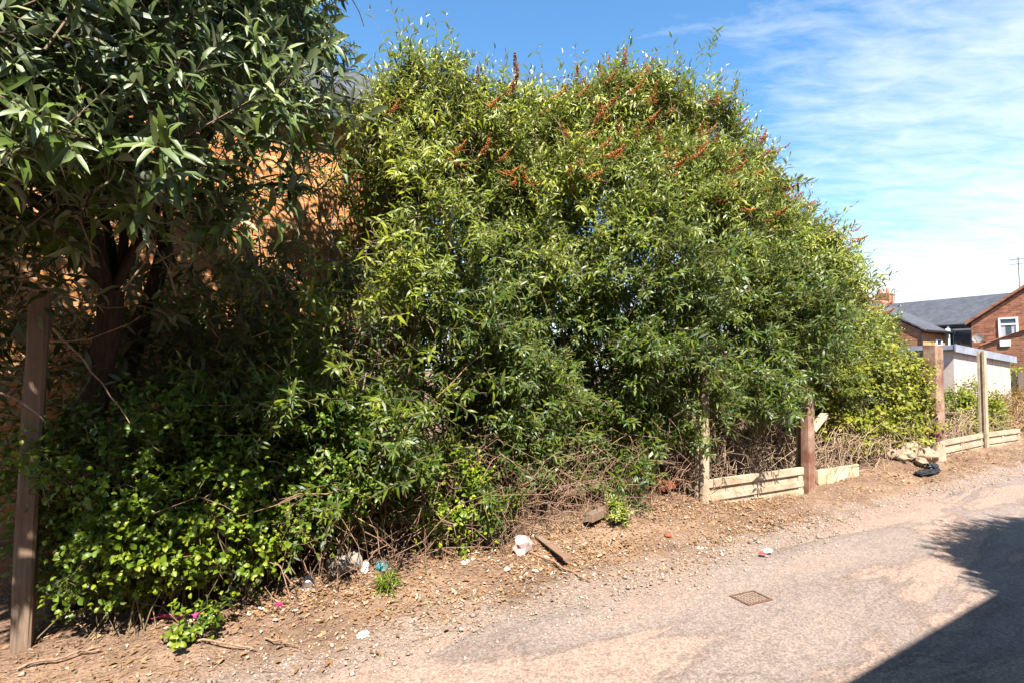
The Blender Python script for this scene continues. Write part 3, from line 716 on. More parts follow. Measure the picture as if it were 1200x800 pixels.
# dark board fence after the garage
fu = uG2 + .3; ff = thing('board_fence', 'dark vertical board fence at the right edge beyond the pale garage', 'fence', fu, 7.5, 0)
zf_ = at_n(1192, 436, 7.5)[1]
mb = MB()
for i in range(36): mb.box(i * .15, i * .15 + .142, 0, .022, .05, zf_ + random.uniform(-.02, .02))
mb.build('boards', M['darkwood'], ff)
MB().box(0, 5.4, .023, .09, .3, .4).box(0, 5.4, .023, .09, zf_ - .3, zf_ - .2).build('rail', M['darkwood'], ff)
for i in range(3): MB().box(i * 2.6, i * 2.6 + .1, .091, .19, 0, zf_ + .05).build('post', M['darkwood'], ff)

# ------------------------------------------------------------------ fence posts and gravel boards along the verge
def post(name, label, px, py, top_px, top_py, w, dpt, m, lean=0.0, slot=False, group=None, foot=None):
    u, n = at_g(px, py); n += dpt / 2
    zt = at_n(top_px, top_py, n)[1]; ut = at_n(top_px, top_py, n)[0]
    t = thing(name, label, 'post', u, n, 0, group=group)
    bm = MB(); segs = 7; off = ut - u
    if slot:
        out = [(-w / 2, -dpt / 2), (w / 2, -dpt / 2), (w / 2, -.022), (w / 2 - .028, -.02), (w / 2 - .028, .02), (w / 2, .022), (w / 2, dpt / 2), (-w / 2, dpt / 2), (-w / 2, .022), (-w / 2 + .028, .02), (-w / 2 + .028, -.02), (-w / 2, -.022)]
    else:
        b_ = .012
        out = [(-w / 2 + b_, -dpt / 2), (w / 2 - b_, -dpt / 2), (w / 2, -dpt / 2 + b_), (w / 2, dpt / 2 - b_), (w / 2 - b_, dpt / 2), (-w / 2 + b_, dpt / 2), (-w / 2, dpt / 2 - b_), (-w / 2, -dpt / 2 + b_)]
    rings = []
    for i in range(segs + 1):
        f = i / segs; j = 0 if slot else .004
        rings.append([bm.bm.verts.new((x + off * f + random.uniform(-j, j), y + random.uniform(-j, j), -.3 * (1 - f) + zt * f + (random.uniform(-.012, .012) if (i == segs and not slot) else 0))) for x, y in out])
    k_ = len(out)
    for i in range(segs):
        for j in range(k_): bm.bm.faces.new((rings[i][j], rings[i][(j + 1) % k_], rings[i + 1][(j + 1) % k_], rings[i + 1][j]))
    bm.bm.faces.new(rings[-1]); bm.bm.faces.new(rings[0][::-1])
    bm.build('shaft', m, t)
    return t, u, n, zt
P1 = post('fence_post', 'grey wooden post at far left rising out of the bramble', 22, 772, 47, 345, .092, .09, M['greywood'])
P2 = post('fence_post', 'slim concrete post at the left end of the gravel boards, below overhanging leaves', 826, 602, 824, 440, .105, .11, M['concrete'], slot=True)
P2b = post('fence_post', 'short pale concrete stub standing against the slim concrete post', 818, 599, 818, 556, .06, .10, M['concrete'])
P3 = post('fence_post', 'red-brown wooden post at the right end of the gravel boards', 952, 580, 946, 452, .135, .12, M['redwood'])
u_, n_ = at_g(942, 577)
P3b = post('fence_post', 'slim concrete post just behind the red-brown wooden post', 942, 577, 940, 462, .08, .10, M['concrete'], slot=True)
P4 = post('fence_post', 'thick reddish wooden post with a pale foot, tallest of those at right', 1104, 541, 1093, 405, .30, .20, M['redwood'])
sp4 = MB().box(-.160, .160, -.112, .05, -.1, .36, .02, .012).build('concrete_spur', M['concrete'], P4[0])
P5 = post('fence_post', 'slender slotted concrete post rising in front of the pale garage', 1158, 527, 1150, 411, .125, .115, M['concrete'], slot=True)
def gravel_board(label, ua, ub, n, h, rz=0.0):
    L = ub - ua; t = thing('gravel_board', label, 'gravel board', ua, n, 0, rz, 'concrete gravel boards between the fence posts')
    z0 = -.05
    MB().box(0, L, .018, .05, z0, h - .002).build('panel', M['concrete'], t)
    r = MB(); hm = h * .52
    r.box(0, L, -.012, .0175, h - .085, h + .003, .004)
    r.box(0, L, -.008, .0172, hm - .07, hm, .004)
    r.box(0, L, -.004, .0168, z0, .07, .004)
    r.build('rail', M['concrete'], t)
    for c in (.05, L / 2, L - .05):
        MB().box(c - .045, c + .045, .003, .0185, .065, h - .06).build('stile', M['concrete'], t)
    return t
h1 = at_n(890, 552, P2[2])[1]
def board_between(label, A, B, h, trim=(.06, .07)):
    d = Vector((B[1] - A[1], B[2] - A[2])); L = d.length; rz = math.atan2(d.y, d.x)
    gravel_board(label, A[1] + trim[0], A[1] + L - trim[1], A[2], h, rz)
board_between('longest concrete gravel board, dappled with shadow below the overhanging bush', P2, P3, h1)
h2 = at_n(1130, 512, P4[2])[1]
board_between('concrete gravel board between the thick wooden post and the slender concrete post', P4, P5, h2, (.17, .07))
ue, ne = at_g(1196, 520)
board_between('concrete gravel board at the far right beyond the slender concrete post', P5, (None, ue, ne), h2, (.07, 0))
# low timber plank between the red post and the rubble
u1_, n1_ = at_g(958, 571); u2_, n2_ = at_g(1006, 562)
a_ = math.atan2(n2_ - n1_, u2_ - u1_)
pl = MB().box(0, math.hypot(u2_ - u1_, n2_ - n1_), -.02, .02, -.06, .22, .004, .004).place('edging_board', M['plank'], u1_ + .05, n1_ + .03, 0, a_)
tag(pl, 'single low tan board on edge right of the red-brown post', 'board')

# ------------------------------------------------------------------ hedge plants
sA1 = long_sprig(((470, 110), (478, 42)), 5.0, (0, 0, .3), 301)
sA2 = long_sprig(((585, 160), (590, 95)), 4.9, (.2, 0, .4), 302)
sA3 = long_sprig(((640, 130), (500, 62)), 5.0, (0, 0, .5), 303)
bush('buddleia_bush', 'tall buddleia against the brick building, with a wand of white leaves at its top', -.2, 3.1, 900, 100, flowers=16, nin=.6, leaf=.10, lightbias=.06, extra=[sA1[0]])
sB1 = long_sprig(((770, 130), (763, 76)), 4.9, (.1, 0, .3), 304)
sB2 = long_sprig(((790, 120), (840, 38)), 4.9, (.5, 0, .1), 305)
sB3 = long_sprig(((700, 130), (725, 74)), 4.9, (.1, 0, .3), 306)
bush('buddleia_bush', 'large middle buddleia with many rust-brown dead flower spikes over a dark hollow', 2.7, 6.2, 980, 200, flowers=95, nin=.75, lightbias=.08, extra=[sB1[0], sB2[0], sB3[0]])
sC1 = long_sprig(((880, 250), (940, 214)), 4.9, (.5, 0, .1), 307)
sC2 = long_sprig(((970, 320), (1012, 306)), 4.8, (.5, 0, .0), 308)
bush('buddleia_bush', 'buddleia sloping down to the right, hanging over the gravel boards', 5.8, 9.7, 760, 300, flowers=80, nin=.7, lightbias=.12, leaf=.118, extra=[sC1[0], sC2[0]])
# yellow-green shrub at the right end
def blob_plant(name, label, cat, c, r, n_sp, seed, mat_, leaf, ratio, oval=True, npairs=4, shoot=.22, bot=0.05, stem='cane', nsh=5, tipw=.6, fine=False, lightbias=.4, up=.35, droop=.35, rag=.25):
    g = np.random.default_rng(seed); root = thing(name, label, cat, c[0], c[1], 0)
    d = nrm(g.normal(0, 1, (n_sp, 3))); k = g.uniform(.45, 1.0, n_sp) ** .5
    k *= 1 + rag * vnoise(d * 2.2 + seed, seed) + rag * .5 * vnoise(d * 5 + seed, seed + 1)
    E = np.array(c)[None] + d * np.array(r)[None] * k[:, None]; E[:, 2] = np.maximum(E[:, 2], bot + g.uniform(0, .15, n_sp))
    out = d * .8 + g.normal(0, .4, d.shape); out[:, 2] += .3
    ln = g.uniform(.25, .5, n_sp) * min(1, max(r)) 
    C, P, A, L, ix = sprays(E, out, ln, nsh, shoot, seed + 1, up=up)
    ok = P[:, 2] > .03; P, A, L = P[ok], A[ok], L[ok]
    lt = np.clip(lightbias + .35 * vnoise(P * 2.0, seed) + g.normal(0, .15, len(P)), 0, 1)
    lv = shoots(P, A, L, npairs, leaf, ratio, fine=fine, oval=oval, tipw=tipw, light=lt, seed=seed + 2, droop=droop)
    org = (c[0], c[1], 0)
    make_mesh('foliage', [lv], M[mat_], root, org)
    m = max(10, n_sp // 8); Bp = np.stack([c[0] + g.normal(0, r[0] * .35, m), c[1] + g.normal(0, r[1] * .3, m), np.zeros(m)], 1)
    S = arc(Bp, E[g.integers(0, n_sp, m)], 7, g.uniform(.05, .4, m) * r[2], seed + 3, .03)
    st = tubes(S, np.full(m, .0045), np.full(m, .0025), 4)
    br = tubes(C, np.full(len(C), .0035), np.full(len(C), .0018), 3)
    make_mesh('stem', [st, br], M[stem], root, org)
    return root
blob_plant('bramble_bush', 'yellow-green bramble bush left of the thick wooden post', 'bush', (10.1, 4.6, 1.0), (1.9, .7, 1.05), 580, 500, 'golden', .085, .5, npairs=4, shoot=.24, bot=.3)
blob_plant('shrub', 'olive green buddleia sapling above the yellow-green bramble', 'bush', (11.2, 5.5, 1.85), (1.9, .8, 1.1), 480, 510, 'buddleia', .11, .24, oval=False, npairs=6, shoot=.28, bot=.3)
blob_plant('shrub', 'small green shrub between the thick post and the slender concrete post', 'bush', (15.2, 4.9, .5), (1.3, .6, .68), 280, 520, 'golden', .09, .42, npairs=4, bot=.1)
blob_plant('shrub', 'leafy bush at the right edge between garage and gabled house', 'bush', (30.8, 9.4, 1.0), (2.2, 1.2, 1.05), 300, 530, 'golden', .16, .45, npairs=3, shoot=.35)
blob_plant('dry_weeds', 'rust coloured dry weeds behind the last gravel board at right', 'weeds', (19.0, 4.9, .35), (3.2, .6, .75), 380, 540, 'dryweed', .09, .25, oval=False, npairs=4, bot=.05, stem='dead')
# brambles at lower left, dappled with sun
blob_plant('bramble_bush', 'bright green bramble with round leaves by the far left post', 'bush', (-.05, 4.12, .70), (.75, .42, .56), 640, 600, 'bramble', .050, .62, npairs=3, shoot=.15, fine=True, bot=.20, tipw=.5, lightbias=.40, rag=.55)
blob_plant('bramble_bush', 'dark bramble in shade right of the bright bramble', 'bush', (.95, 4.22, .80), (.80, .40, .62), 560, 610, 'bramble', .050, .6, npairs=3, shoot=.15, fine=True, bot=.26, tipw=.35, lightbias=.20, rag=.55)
blob_plant('bramble_bush', 'bramble spilling over the litter in front of the dead stems', 'bush', (1.95, 4.05, .45), (.32, .22, .42), 90, 620, 'bramble', .055, .55, npairs=3, shoot=.12, fine=True, bot=.15, tipw=.8, lightbias=.5)
blob_plant('weed', 'leafy weed growing at the ragged edge of the pink cloth', 'weeds', (.12, 3.62, .12), (.17, .10, .13), 10, 630, 'bramble', .048, .6, npairs=3, shoot=.08, fine=True, bot=.03, lightbias=.3)
uS, nS = at_g(722, 628)
blob_plant('weed', 'small green sapling at the foot of the hedge beside a plank', 'weeds', (uS, nS, .16), (.10, .10, .18), 26, 640, 'buddleia', .06, .25, oval=False, npairs=5, shoot=.12, fine=True, bot=.05)
uS, nS = at_g(453, 700)
blob_plant('grass_tuft', 'small tuft of green grass beside the turquoise plastic', 'grass', (uS, nS, .04), (.09, .08, .05), 9, 650, 'bramble', .09, .09, oval=False, npairs=3, shoot=.05, bot=.01, up=1.0, droop=.1)
# ------------------------------------------------------------------ overhanging buddleia tree at left
def left_tree():
    seed = 700; g = np.random.default_rng(seed); org = (-.55, 4.35, 0)
    root = thing('buddleia_tree', 'dark large-leaved buddleia tree overhanging from the top left corner', 'tree', org[0], org[1], 0)
    # trunk: two leaning limbs
    p0 = np.array([[-.62, 4.45, 0.], [-.50, 4.5, 0]]); p1 = np.array([[-.42, 4.2, 2.1], [-.15, 4.6, 2.5]])
    S = arc(p0, p1, 8, np.array([.05, .1]), 3, .01); tr = tubes(S, [.10, .085], [.07, .05], 10)
    lim0 = np.repeat(p1, 11, 0); m = len(lim0)
    tg = np.stack([g.uniform(-1.9, .5, m), g.uniform(2.9, 4.9, m), g.uniform(2.7, 4.4, m)], 1)
    Lm = arc(lim0, tg, 9, g.uniform(.05, .35, m), 4, .02); lm = tubes(Lm, np.full(m, .035), np.full(m, .008), 6)
    make_mesh('trunk', [tr, lm], M['darkbark'], root, org, True)
    # crown: ends of branches, nearest and lowest ones hang in front of the camera side
    m = 820; u = g.uniform(-2.1, 1.2, m); n = 2.35 + 2.5 * g.random(m) ** 1.2
    zlo = 2.22 + .22 * np.abs(n - 3.3) + .45 * np.clip(u + .1, 0, 2) ; z = zlo + (5.0 - zlo) * g.random(m) ** 1.15
    # the right hand outline of the canopy steps back downwards
    ok = (u < .50 + .22 * (z - 3.0) + .22 * vnoise(np.stack([z * 2, n * 2], 1), 9)) & (n > 2.35 + .10 * (z - 2.3) + .55 * np.clip(u + .2, 0, 1))
    ok &= ~((n > 3.5) & (u > -.5) & (z > 2.2) & (z < 3.7 - .9 * np.clip(.3 - u, 0, 1)))
    E = np.stack([u, n, z], 1)[ok]
    out = np.stack([g.normal(.35, .5, len(E)), g.normal(-.55, .4, len(E)), g.normal(.10, .35, len(E))], 1)
    C, P, A, L, ix = sprays(E, out, g.uniform(.45, .9, len(E)), 5, .26, seed + 1, spread=.6, up=.25)
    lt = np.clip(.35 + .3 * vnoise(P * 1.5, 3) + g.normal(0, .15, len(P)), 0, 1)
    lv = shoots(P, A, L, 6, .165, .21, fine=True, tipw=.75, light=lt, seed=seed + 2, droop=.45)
    # lower shaded skirt
    m = 400; u = g.uniform(-2.4, 1.6, m); n = g.uniform(4.1, 5.6, m); z = g.uniform(.5, 2.35, m) + .12 * u + np.where(u < -.45, g.uniform(0, 1.3, m), 0)
    E2 = np.stack([u, n, z], 1); o2 = g.normal(0, 1, (m, 3))
    C2, P2_, A2, L2, _ = sprays(E2, o2, g.uniform(.4, .8, m), 4, .25, seed + 4)
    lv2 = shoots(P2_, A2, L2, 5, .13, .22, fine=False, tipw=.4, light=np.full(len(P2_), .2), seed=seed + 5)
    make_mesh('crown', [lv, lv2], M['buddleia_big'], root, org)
    CC = np.concatenate([C, C2])
    sh = tubes(np.stack([P, P + nrm(A) * L[:, None] * .5, P + nrm(A) * L[:, None] * .98], 1), np.full(len(P), .003), np.full(len(P), .0015), 4)
    make_mesh('branch', [tubes(CC, np.full(len(CC), .005), np.full(len(CC), .0025), 5), sh], M['bark'], root, org)
left_tree()

# ------------------------------------------------------------------ dead stems
def tangle(name, label, regions, seed, mt='dead'):
    g = np.random.default_rng(seed); parts = []
    for (ua, ub, na, nb, zmax, cnt, rad) in regions:
        m = cnt
        B = np.stack([g.uniform(ua, ub, m), g.uniform(na, nb, m), g.uniform(0, .15, m)], 1)
        d = g.normal(0, 1, (m, 3)) * np.array([.55, .28, .2]); d[:, 2] = g.uniform(-.1, 1, m) * zmax
        T = B + d; T[:, 2] = np.maximum(T[:, 2], .02)
        lift = g.random(m) < .5; B[lift, 2] += g.uniform(.1, zmax, lift.sum()); T[:, 1] = np.clip(T[:, 1], na - .18, nb + .3)
        C = arc(B, T, 7, g.uniform(-.05, .3, m), seed + 1, .045)
        C[..., 2] = np.maximum(C[..., 2], .012)
        r = g.uniform(.4, 1.3, m) * rad
        parts.append(tubes(C, r, r * .5, 4))
    V, lo, to, _ = join(parts)
    o = link(name, np_mesh(name, V, lo, to), M[mt], rot=ANG)
    return tag(o, label, 'dead stems', kind='stuff')
tangle('dead_stems', 'tangle of dry brown bramble stems under the hedge', [(1.3, 5.3, 4.0, 4.6, 1.0, 620, .0042), (1.6, 3.6, 3.85, 4.2, .6, 160, .003), (.2, 1.6, 3.75, 4.5, .8, 140, .004)], 800)
tangle('dead_stems', 'heap of dry stems behind the gravel boards and the rubble', [(5.4, 7.4, 4.1, 4.9, .8, 330, .0045), (7.6, 10.6, 3.95, 4.8, .6, 520, .005), (11.5, 13.5, 4.2, 4.7, .7, 220, .005), (13.5, 20, 4.2, 4.8, .5, 260, .005)], 820, 'sunlitstem')
# single long bare canes that show in the shade at left and across the hedge
def cane(label, pa, pb, na, nb, r=.005, sag=.05, seed=0, m='dead'):
    ua, za = at_n(*pa, na); ub, zb = at_n(*pb, nb)
    P = np.array([[ua, na, za]]); Q = np.array([[ub, nb, zb]])
    V, lo, to = tubes(arc(P, Q, 9, np.array([sag]), seed, .012), [r], [r * .45], 5)
    org = P[0]
    o = link('bare_cane', np_mesh('bare_cane', V - org, lo, to, smooth=True), M[m], loc=W(*org), rot=ANG)
    return tag(o, label, 'stem')
cane('bare cane slanting down to the right beside the far left post', (62, 385), (152, 495), 3.55, 3.5, .006, .03, 1)
cane('pale broken twig crossing low over the far left post', (0, 460), (54, 495), 3.2, 3.2, .006, .02, 2)
cane('thin bare twig arching in the shade under the tree', (60, 400), (165, 370), 3.7, 3.6, .004, -.04, 3)
cane('long reddish cane rising diagonally across the middle of the hedge', (440, 535), (565, 415), 3.72, 3.85, .007, .03, 4)
cane('thin pale twig leaning in the dark gap left of the middle', (310, 425), (350, 465), 3.8, 3.75, .004, .02, 5)

# ------------------------------------------------------------------ verge litter: fallen leaves, chips and pebbles
g = np.random.default_rng(900)
def scatter_leaves():
    m = 75000; u = np.concatenate([g.uniform(-2.2, 6, m * 2 // 3), g.uniform(5, 18, m - m * 2 // 3)])
    t = g.beta(2.2, 1.5, m); n = 2.86 + 1.35 * t
    ok = (n > lane_edge(u) - .05 - .25 * (g.random(m) < .06)) & (g.random(m) < .15 + .95 * np.clip(.45 + 1.1 * vnoise(np.stack([u * 1.6, n * 4], 1), 50), 0, 1))
    u, n = u[ok], n[ok]; m = len(u)
    B = np.stack([u, n, ground_z(u, n) + .006 + g.random(m) * .012], 1)
    a = g.uniform(0, 6.283, m); D = np.stack([np.cos(a), np.sin(a), g.normal(.05, .22, m)], 1); N = np.stack([g.normal(0, .45, m), g.normal(0, .45, m), np.ones(m)], 1)
    l = g.gamma(2.0, .0095, m).clip(.005, .07); w = l * g.uniform(.15, .6, m)
    V, lo, to, nv = leaf_arrays(B, D, N, l, w, g.uniform(-.6, .9, m))
    tn = np.stack([g.beta(1.0, 1.7, m), np.where(g.random(m) < .09, g.random(m), 0), g.random(m), np.ones(m)], 1)
    o = link('leaf_litter', np_mesh('leaf_litter', V, lo, to, np.repeat(tn, nv, 0)), M['litterleaf'], rot=ANG)
    tag(o, 'dry brown and tan fallen leaves strewn along the verge', 'leaf litter', kind='stuff')
scatter_leaves()
def scatter_twigs():
    m = 2600; u = np.concatenate([g.uniform(-2.0, 6, m * 2 // 3), g.uniform(5, 15, m - m * 2 // 3)]); n = 2.95 + 1.2 * g.beta(2.6, 1.4, m)
    a = g.normal(0, .9, m); L = g.gamma(2.2, .035, m).clip(.03, .28)
    P = np.stack([u, n, ground_z(u, n) + .006], 1); u2 = u + np.cos(a) * L; n2 = n + np.sin(a) * L * .7
    Q = np.stack([u2, n2, ground_z(u2, n2) + .006 + g.random(m) * .02], 1)
    V, lo, to = tubes(arc(P, Q, 5, L * g.uniform(0, .08, m), 77, .05), g.uniform(.0012, .0035, m), np.full(m, .001), 4)
    o = link('twig_litter', np_mesh('twig_litter', V, lo, to), M['dead'], rot=ANG)
    tag(o, 'short broken dry twigs scattered through the verge litter', 'twig litter', kind='stuff')
scatter_twigs()
def scatter_stones():
    m = 11000; u = np.concatenate([g.uniform(-2.2, 6, m * 2 // 3), g.uniform(5, 16, m - m * 2 // 3)])
    n = lane_edge(u) + g.normal(.18, .28, m)
    ok = (n < 4.1) & (n > lane_edge(u) - .35); u, n = u[ok], n[ok]; m = len(u)
    r = g.gamma(2.0, .0028, m).clip(.002, .024)
    base = np.array([[1, 0, 0], [-1, 0, 0], [0, 1, 0], [0, -1, 0], [0, 0, 1], [0, 0, -.6], [.6, .6, .5], [-.6, -.6, .5]], float)[:6]
    F = np.array([[0, 2, 4], [2, 1, 4], [1, 3, 4], [3, 0, 4], [2, 0, 5], [1, 2, 5], [3, 1, 5], [0, 3, 5]])
    a = g.uniform(0, 6.283, m); ca, sa = np.cos(a), np.sin(a)
    X = base[None] * r[:, None, None] * g.uniform(.6, 1.4, (m, 6, 3))
    V = np.stack([X[..., 0] * ca[:, None] - X[..., 1] * sa[:, None], X[..., 0] * sa[:, None] + X[..., 1] * ca[:, None], X[..., 2] * .7], -1)
    zz = np.where(n > lane_edge(u) - .02, ground_z(u, n), .006)
    V += np.stack([u, n, zz + r * .25], 1)[:, None]
    lo = (np.arange(m)[:, None] * 6 + F.ravel()[None]).ravel()
    tn = np.repeat(np.stack([g.beta(1.4, 2.8, m), g.random(m), g.random(m), np.ones(m)], 1), 6, 0)
    o = link('gravel', np_mesh('gravel', V.reshape(-1, 3), lo, np.full(m * 8, 3), tn), M['stone'], rot=ANG)
    tag(o, 'loose pebbles and grit along the edge of the lane', 'gravel', kind='stuff')
scatter_stones()
def stick(label, pa, pb, r, mname='dead', seed=0, z=.02):
    ua, na = at_g(*pa); ub, nb = at_g(*pb)
    P = np.array([[ua, na, gz(ua, na) + z]]); Q = np.array([[ub, nb, gz(ub, nb) + z]])
    V, lo, to = tubes(arc(P, Q, 8, np.array([.01]), seed, .02), [r], [r * .6], 6)
    o = link('stick', np_mesh('stick', V - P[0], lo, to, smooth=True), M[mname], loc=W(*P[0]), rot=ANG)
    return tag(o, label, 'stick')
stick('pale stick lying on the verge right of the crumpled white bag', (622, 655), (692, 684), .011, seed=1)
stick('thin stick lying on the ground below the pink cloth', (232, 764), (300, 766), .007, seed=2)
stick('twig lying along the verge below the leafy weed', (310, 755), (352, 764), .006, seed=3)
stick('straight stick leaning towards the foot of the far left post', (40, 752), (132, 712), .009, seed=4, z=.04)
stick('longer grey stick lying parallel to the lane at bottom left', (20, 792), (118, 770), .008, seed=6)
def plank(label, pa, pb, w, th, z=.02, m='plank', roll=0.0, zz=(0, 0)):
    ua, na = at_g(*pa); ub, nb = at_g(*pb); L = math.hypot(ub - ua, nb - na)
    o = MB().box(0, L, -w / 2, w / 2, 0, th, .003, .006).place('plank', M[m], ua, na, max(gz(ua, na), gz(ub, nb)) + z, math.atan2(nb - na, ub - ua))
    o.rotation_euler.x = roll; o.rotation_euler.y = -math.atan2(zz[1] - zz[0], L); return tag(o, label, 'plank')
plank('broken plank beside the crumpled white bag', (630, 640), (664, 668), .06, .025, -.004, 'greywood')
plank('dark weathered plank lying under the hedge, half in shadow', (655, 622), (755, 600), .16, .04, .16, 'greywood', .2)
plank('sawn brown log offcut propped in the sandy bank', (690, 636), (716, 622), .09, .07, .02, 'greywood')
plank('short tan plank poking out below the pink cloth', (206, 756), (222, 740), .06, .02, .02)
u_, z_ = at_n(958, 499, 4.35)
o = MB().box(-.02, .42, -.06, .06, -.02, .02, .003, .004)  .place('plank', M['concrete'], u_ - .15, 4.35, z_ - .05); o.rotation_euler.y = -.55
tag(o, 'whitish board sticking out of the stems right of the red-brown post', 'plank')
# ------------------------------------------------------------------ rubble by the thick post, and the black bag
slots = [(1040, 546, .20, .10), (1058, 548, .24, .09), (1075, 546, .20, .12), (1050, 536, .22, .16), (1068, 535, .24, .20), (1084, 532, .22, .22), (1030, 540, .16, .10), (1022, 548, .12, .07), (1090, 545, .14, .12), (1062, 542, .18, .16), (1045, 552, .1, .06), (1078, 553, .1, .05), (1015, 544, .13, .10), (1035, 549, .10, .04), (1056, 553, .08, .03), (1066, 551, .09, .03), (1026, 534, .17, .18), (1042, 531, .2, .24)]
for i, (px, py, s, z) in enumerate(slots):
    u, n = at_g(px, py); s *= 1.25; m = MB().blob((0, 0, 0), s, 2, .16, (1, .7, .55))
    for v in m.bm.verts:
        for a_ in range(3): v.co[a_] = round(v.co[a_] / (s * .62)) * s * .62 * .35 + v.co[a_] * .65
    o = m.place('rubble_lump', M['rubble'], u, n - .02, gz(u, n) + z * .5 + .05, random.uniform(0, 3))
    tag(o, 'broken lump of tan rubble in the heap by the thick wooden post', 'rubble', 'rubble heap by the thick wooden post')
u, n = at_g(1089, 557)
mb = MB()
mb.blob((0, 0, .03), .15, 3, .2, (2.0, .6, .22)); mb.blob((.2, .03, .07), .09, 3, .26, (1.3, .8, .7)); mb.blob((-.28, 0, .04), .09, 3, .28, (1.6, .6, .4))
o = mb.place('rubbish_bag', M['bag'], u, n, gz(u, n), 0, False); tag(o, 'crumpled shiny black plastic bag at the foot of the thick post', 'bag')

# ------------------------------------------------------------------ litter
def crumple(name, m, px, py, s, sc, label, cat, seed, z=.0, jit=.35, sub=3):
    random.seed(seed); u, n = at_g(px, py)
    mb = MB().blob((0, 0, s * sc[2] * .7), s, sub, jit, sc)
    o = mb.place(name, m, u, n, gz(u, n) + z, random.uniform(0, 3)); return tag(o, label, cat)
crumple('plastic_bag', M['oldbag'], 611, 655, .085, (1.25, .7, .95), 'crumpled pale pink-white bag lying on the verge at the hedge foot', 'bag', 1, jit=.34, sub=2)
crumple('paper_scrap', M['paper'], 545, 668, .03, (1.6, 1, .3), 'small flat scrap of pale paper left of the crumpled bag', 'litter', 2)
crumple('paper_scrap', M['paper'], 425, 745, .028, (1.5, 1, .3), 'pale scrap at the bottom of the verge below the turquoise plastic', 'litter', 3)
crumple('paper_scrap', M['paper'], 820, 641, .022, (1.4, 1, .4), 'tiny white scrap on the verge in front of the gravel boards', 'litter', 4)
crumple('clay_lump', M['terracotta'], 783, 633, .035, (1.2, 1, .6), 'small reddish clay lump in the verge below the hedge', 'rubble', 5, jit=.15)
u, n = at_g(793, 594)
o = MB().box(-.28, .28, -.09, .09, -.02, .075, .012, .012).place('roof_tile', M['terracotta'], u, n + .1, gz(u, n) + .06, .2)
tag(o, 'broken red clay tile under the hedge left of the concrete stub', 'tile')
# flattened wrapper on the lane
u, n = at_g(897, 649); wr = thing('food_wrapper', 'crushed red and white wrapper lying on the lane', 'litter', u, n, .008)
random.seed(4)
MB().blob((.03, .01, .014), .045, 2, .3, (1.2, .9, .35)).build('white_side', M['paper'], wr)
MB().blob((-.045, -.01, .010), .035, 2, .3, (1.3, .8, .28)).build('red_side', M['red'], wr)
# drinks can
u, n = at_g(361, 703); cn = thing('drinks_can', 'silver drinks can on its side facing the lane in the shade', 'can', u, n, gz(u, n) + .035, R(75))
MB().tube((-.06, 0, 0), (.05, 0, 0), .033, seg=24).build('body', M['black'], cn, smooth=False)
rim = MB()
for i in range(24):
    a0, a1 = 2 * math.pi * i / 24, 2 * math.pi * (i + 1) / 24
    rim.bm.faces.new([rim.bm.verts.new((x, math.cos(a) * r, math.sin(a) * r)) for x, r, a in ((-.061, .033, a0), (-.066, .027, a0), (-.066, .027, a1), (-.061, .033, a1))])
    rim.bm.faces.new([rim.bm.verts.new((x, math.cos(a) * r, math.sin(a) * r)) for x, r, a in ((-.066, .027, a0), (-.061, .025, a0), (-.061, .025, a1), (-.066, .027, a1))])
    rim.bm.faces.new([rim.bm.verts.new((-.0612, 0, 0)), rim.bm.verts.new((-.0611, math.cos(a0) * .025, math.sin(a0) * .025)), rim.bm.verts.new((-.0611, math.cos(a1) * .025, math.sin(a1) * .025))])
rim.build('lid', M['tin'], cn)
# broken bucket
u, n = at_g(402, 690); bk = thing('bucket', 'dirty white broken bucket lying under the brambles', 'bucket', u, n + .05, gz(u, n) + .09, R(25))
bm = bmesh.new(); seg = 28; pr = [(.0, .10), (.001, .105), (.22, .125), (.225, .137), (.235, .137), (.236, .118), (.02, .098), (.018, .0)]
rg = []
for (x, r) in pr: rg.append([bm.verts.new((x - .1, math.cos(a) * r, math.sin(a) * r * .8)) for a in [2 * math.pi * i / seg for i in range(seg)]])
for i in range(len(rg) - 1):
    for j in range(seg): bm.faces.new((rg[i][j], rg[i][(j + 1) % seg], rg[i + 1][(j + 1) % seg], rg[i + 1][j]))
bm.faces.new(rg[0][::-1]); bmesh.ops.recalc_face_normals(bm, faces=bm.faces)
me = bpy.data.meshes.new('body'); bm.to_mesh(me); bm.free(); link('body', me, M['bucket'], bk); bk.scale = (.78, .78, .78)
mb = MB(); prev = None
for i in range(13):
    a = math.pi * i / 12; p = (.10 + .10 * math.sin(a), math.cos(a) * .13, .02 + .05 * math.sin(a))
    if prev: mb.tube(prev, p, .004, seg=6)
    prev = p
mb.build('handle', M['tin'], bk)
crumple('plastic_tub', M['bluegreen'], 447, 680, .055, (1.2, .8, .7), 'crushed turquoise plastic tub beside the white bucket', 'litter', 8, jit=.16)
u, n = at_g(428, 682); bt = thing('plastic_bottle', 'small crushed clear-white bottle between bucket and turquoise tub', 'bottle', u, n, gz(u, n) + .03, 1.2)
MB().tube((-.07, 0, 0), (.03, 0, 0), .027, .028, 14).tube((.03, 0, 0), (.065, 0, 0), .028, .012, 14, False).build('body', M['paper'], bt)
MB().tube((.065, 0, 0), (.085, 0, 0), .014, seg=12).build('cap', M['white'], bt)
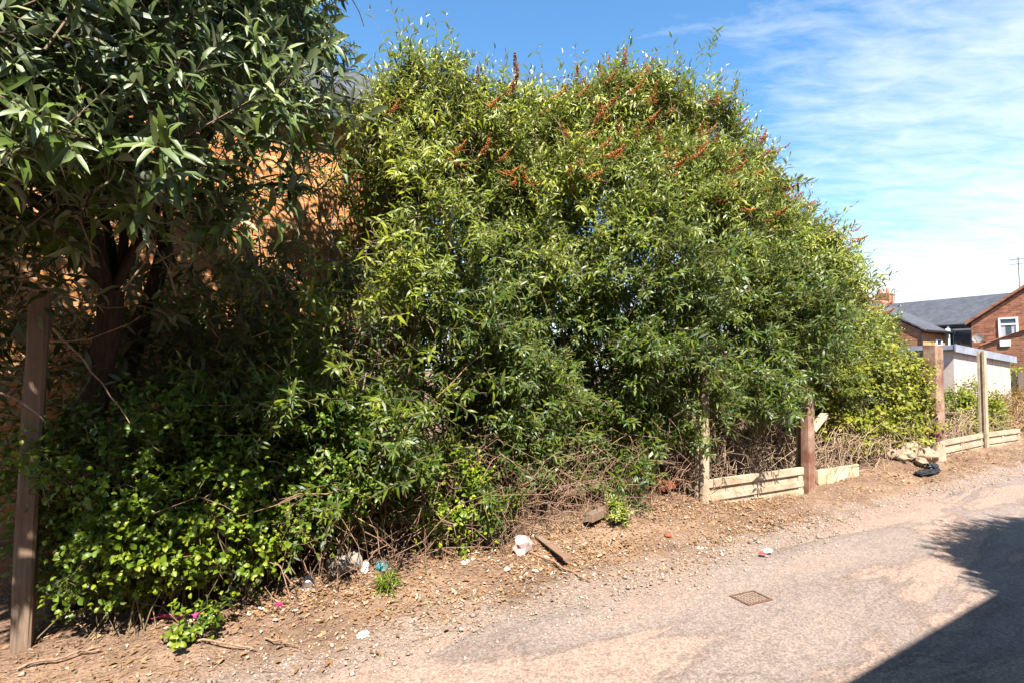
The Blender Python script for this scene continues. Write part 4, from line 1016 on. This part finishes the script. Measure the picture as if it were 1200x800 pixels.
# pink cloth strip draped along the verge
cl_pts = [at_g(x, y) for x, y in ((172, 742), (190, 738), (212, 737), (232, 734), (252, 726), (264, 722))]
gx = []
for i, (u, n) in enumerate(cl_pts):
    for j in range(5):
        o_ = (j - 2) * .022; gx.append((u - o_ * .5 + .01 * math.sin(i * 2 + j), n + o_, gz(u, n) + .035 + .022 * math.sin(i * 1.7 + j * 1.4) + .01 * math.cos(j * 2.5)))
gx = np.array(gx); o0 = gx[0].copy()
ff_ = [(i * 5 + j, (i + 1) * 5 + j, (i + 1) * 5 + j + 1, i * 5 + j + 1) for i in range(5) for j in range(4)]
o = link('pink_cloth', np_mesh('pink_cloth', gx - o0, np.array(ff_).ravel(), np.full(len(ff_), 4), smooth=True), M['pink'], loc=W(*o0), rot=ANG)
md = o.modifiers.new('thick', 'SOLIDIFY'); md.thickness = .004; md = o.modifiers.new('sub', 'SUBSURF'); md.levels = 2; md.render_levels = 2
tag(o, 'rumpled magenta cloth strip lying along the verge at lower left', 'cloth')
crumple('cloth_scrap', M['pink'], 327, 724, .022, (1.4, .9, .7), 'small pink scrap among the dry leaves right of the magenta cloth', 'litter', 9)

# ------------------------------------------------------------------ rusty cover set in the lane
u, n = at_g(880, 701.5); dc = thing('drain_cover', 'small rusty rectangular iron cover set in the lane', 'drain cover', u, n, .006, R(-8))
a, b = .115, .085
MB().box(-a, a, -b, -b + .012, -.03, .007).box(-a, a, b - .012, b, -.03, .007).box(-a, -a + .012, -b + .012, b - .012, -.03, .0068).box(a - .012, a, -b + .012, b - .012, -.03, .0068).build('frame', M['rust'], dc)
ld = MB().box(-a + .018, a - .018, -b + .018, b - .018, -.03, -.001)
for i in range(7):
    for j in range(5):
        x = -a + .033 + i * (2 * a - .066) / 6; y = -b + .032 + j * (2 * b - .064) / 4
        ld.box(x - .009, x + .009, y - .009, y + .009, -.0008, .004)
ld.build('lid', M['rustlid'], dc)

# ------------------------------------------------------------------ behind the camera: the outbuilding and tree whose shadows fall on the lane
ob = thing('outbuilding', 'brick outbuilding on the near side of the lane that shades the corner', 'building', -8, -1.3, 0)
OH = 3.50; OL = 13.4
MB().box(0, OL, -5, 0, 0, OH - .1).build('wall', M['farbrick'], ob)
MB().prism([(.22, OH - .15), (-2.5, OH + 1.6), (-5.22, OH - .15), (-5.22, OH - .05), (-2.5, OH + 1.72), (.22, OH)], 'x', -.1, OL + .1).build('roof', M['slate'], ob)
MB().tube((-.1, .25, OH - .05), (OL + .1, .25, OH - .05), .05, seg=8).build('gutter', M['black'], ob)
MB().box(3, 5.2, .002, .05, 0, 2.1).build('garage_door', M['greywood'], ob)
blob_plant('roadside_tree', 'leafy tree on the near side of the lane casting the ragged shadow', 'tree', (5.45, -1.27, 3.4), (1.7, .6, .8), 1300, 950, 'buddleia', .12, .28, oval=False, npairs=6, shoot=.3, bot=1.6, stem='bark')
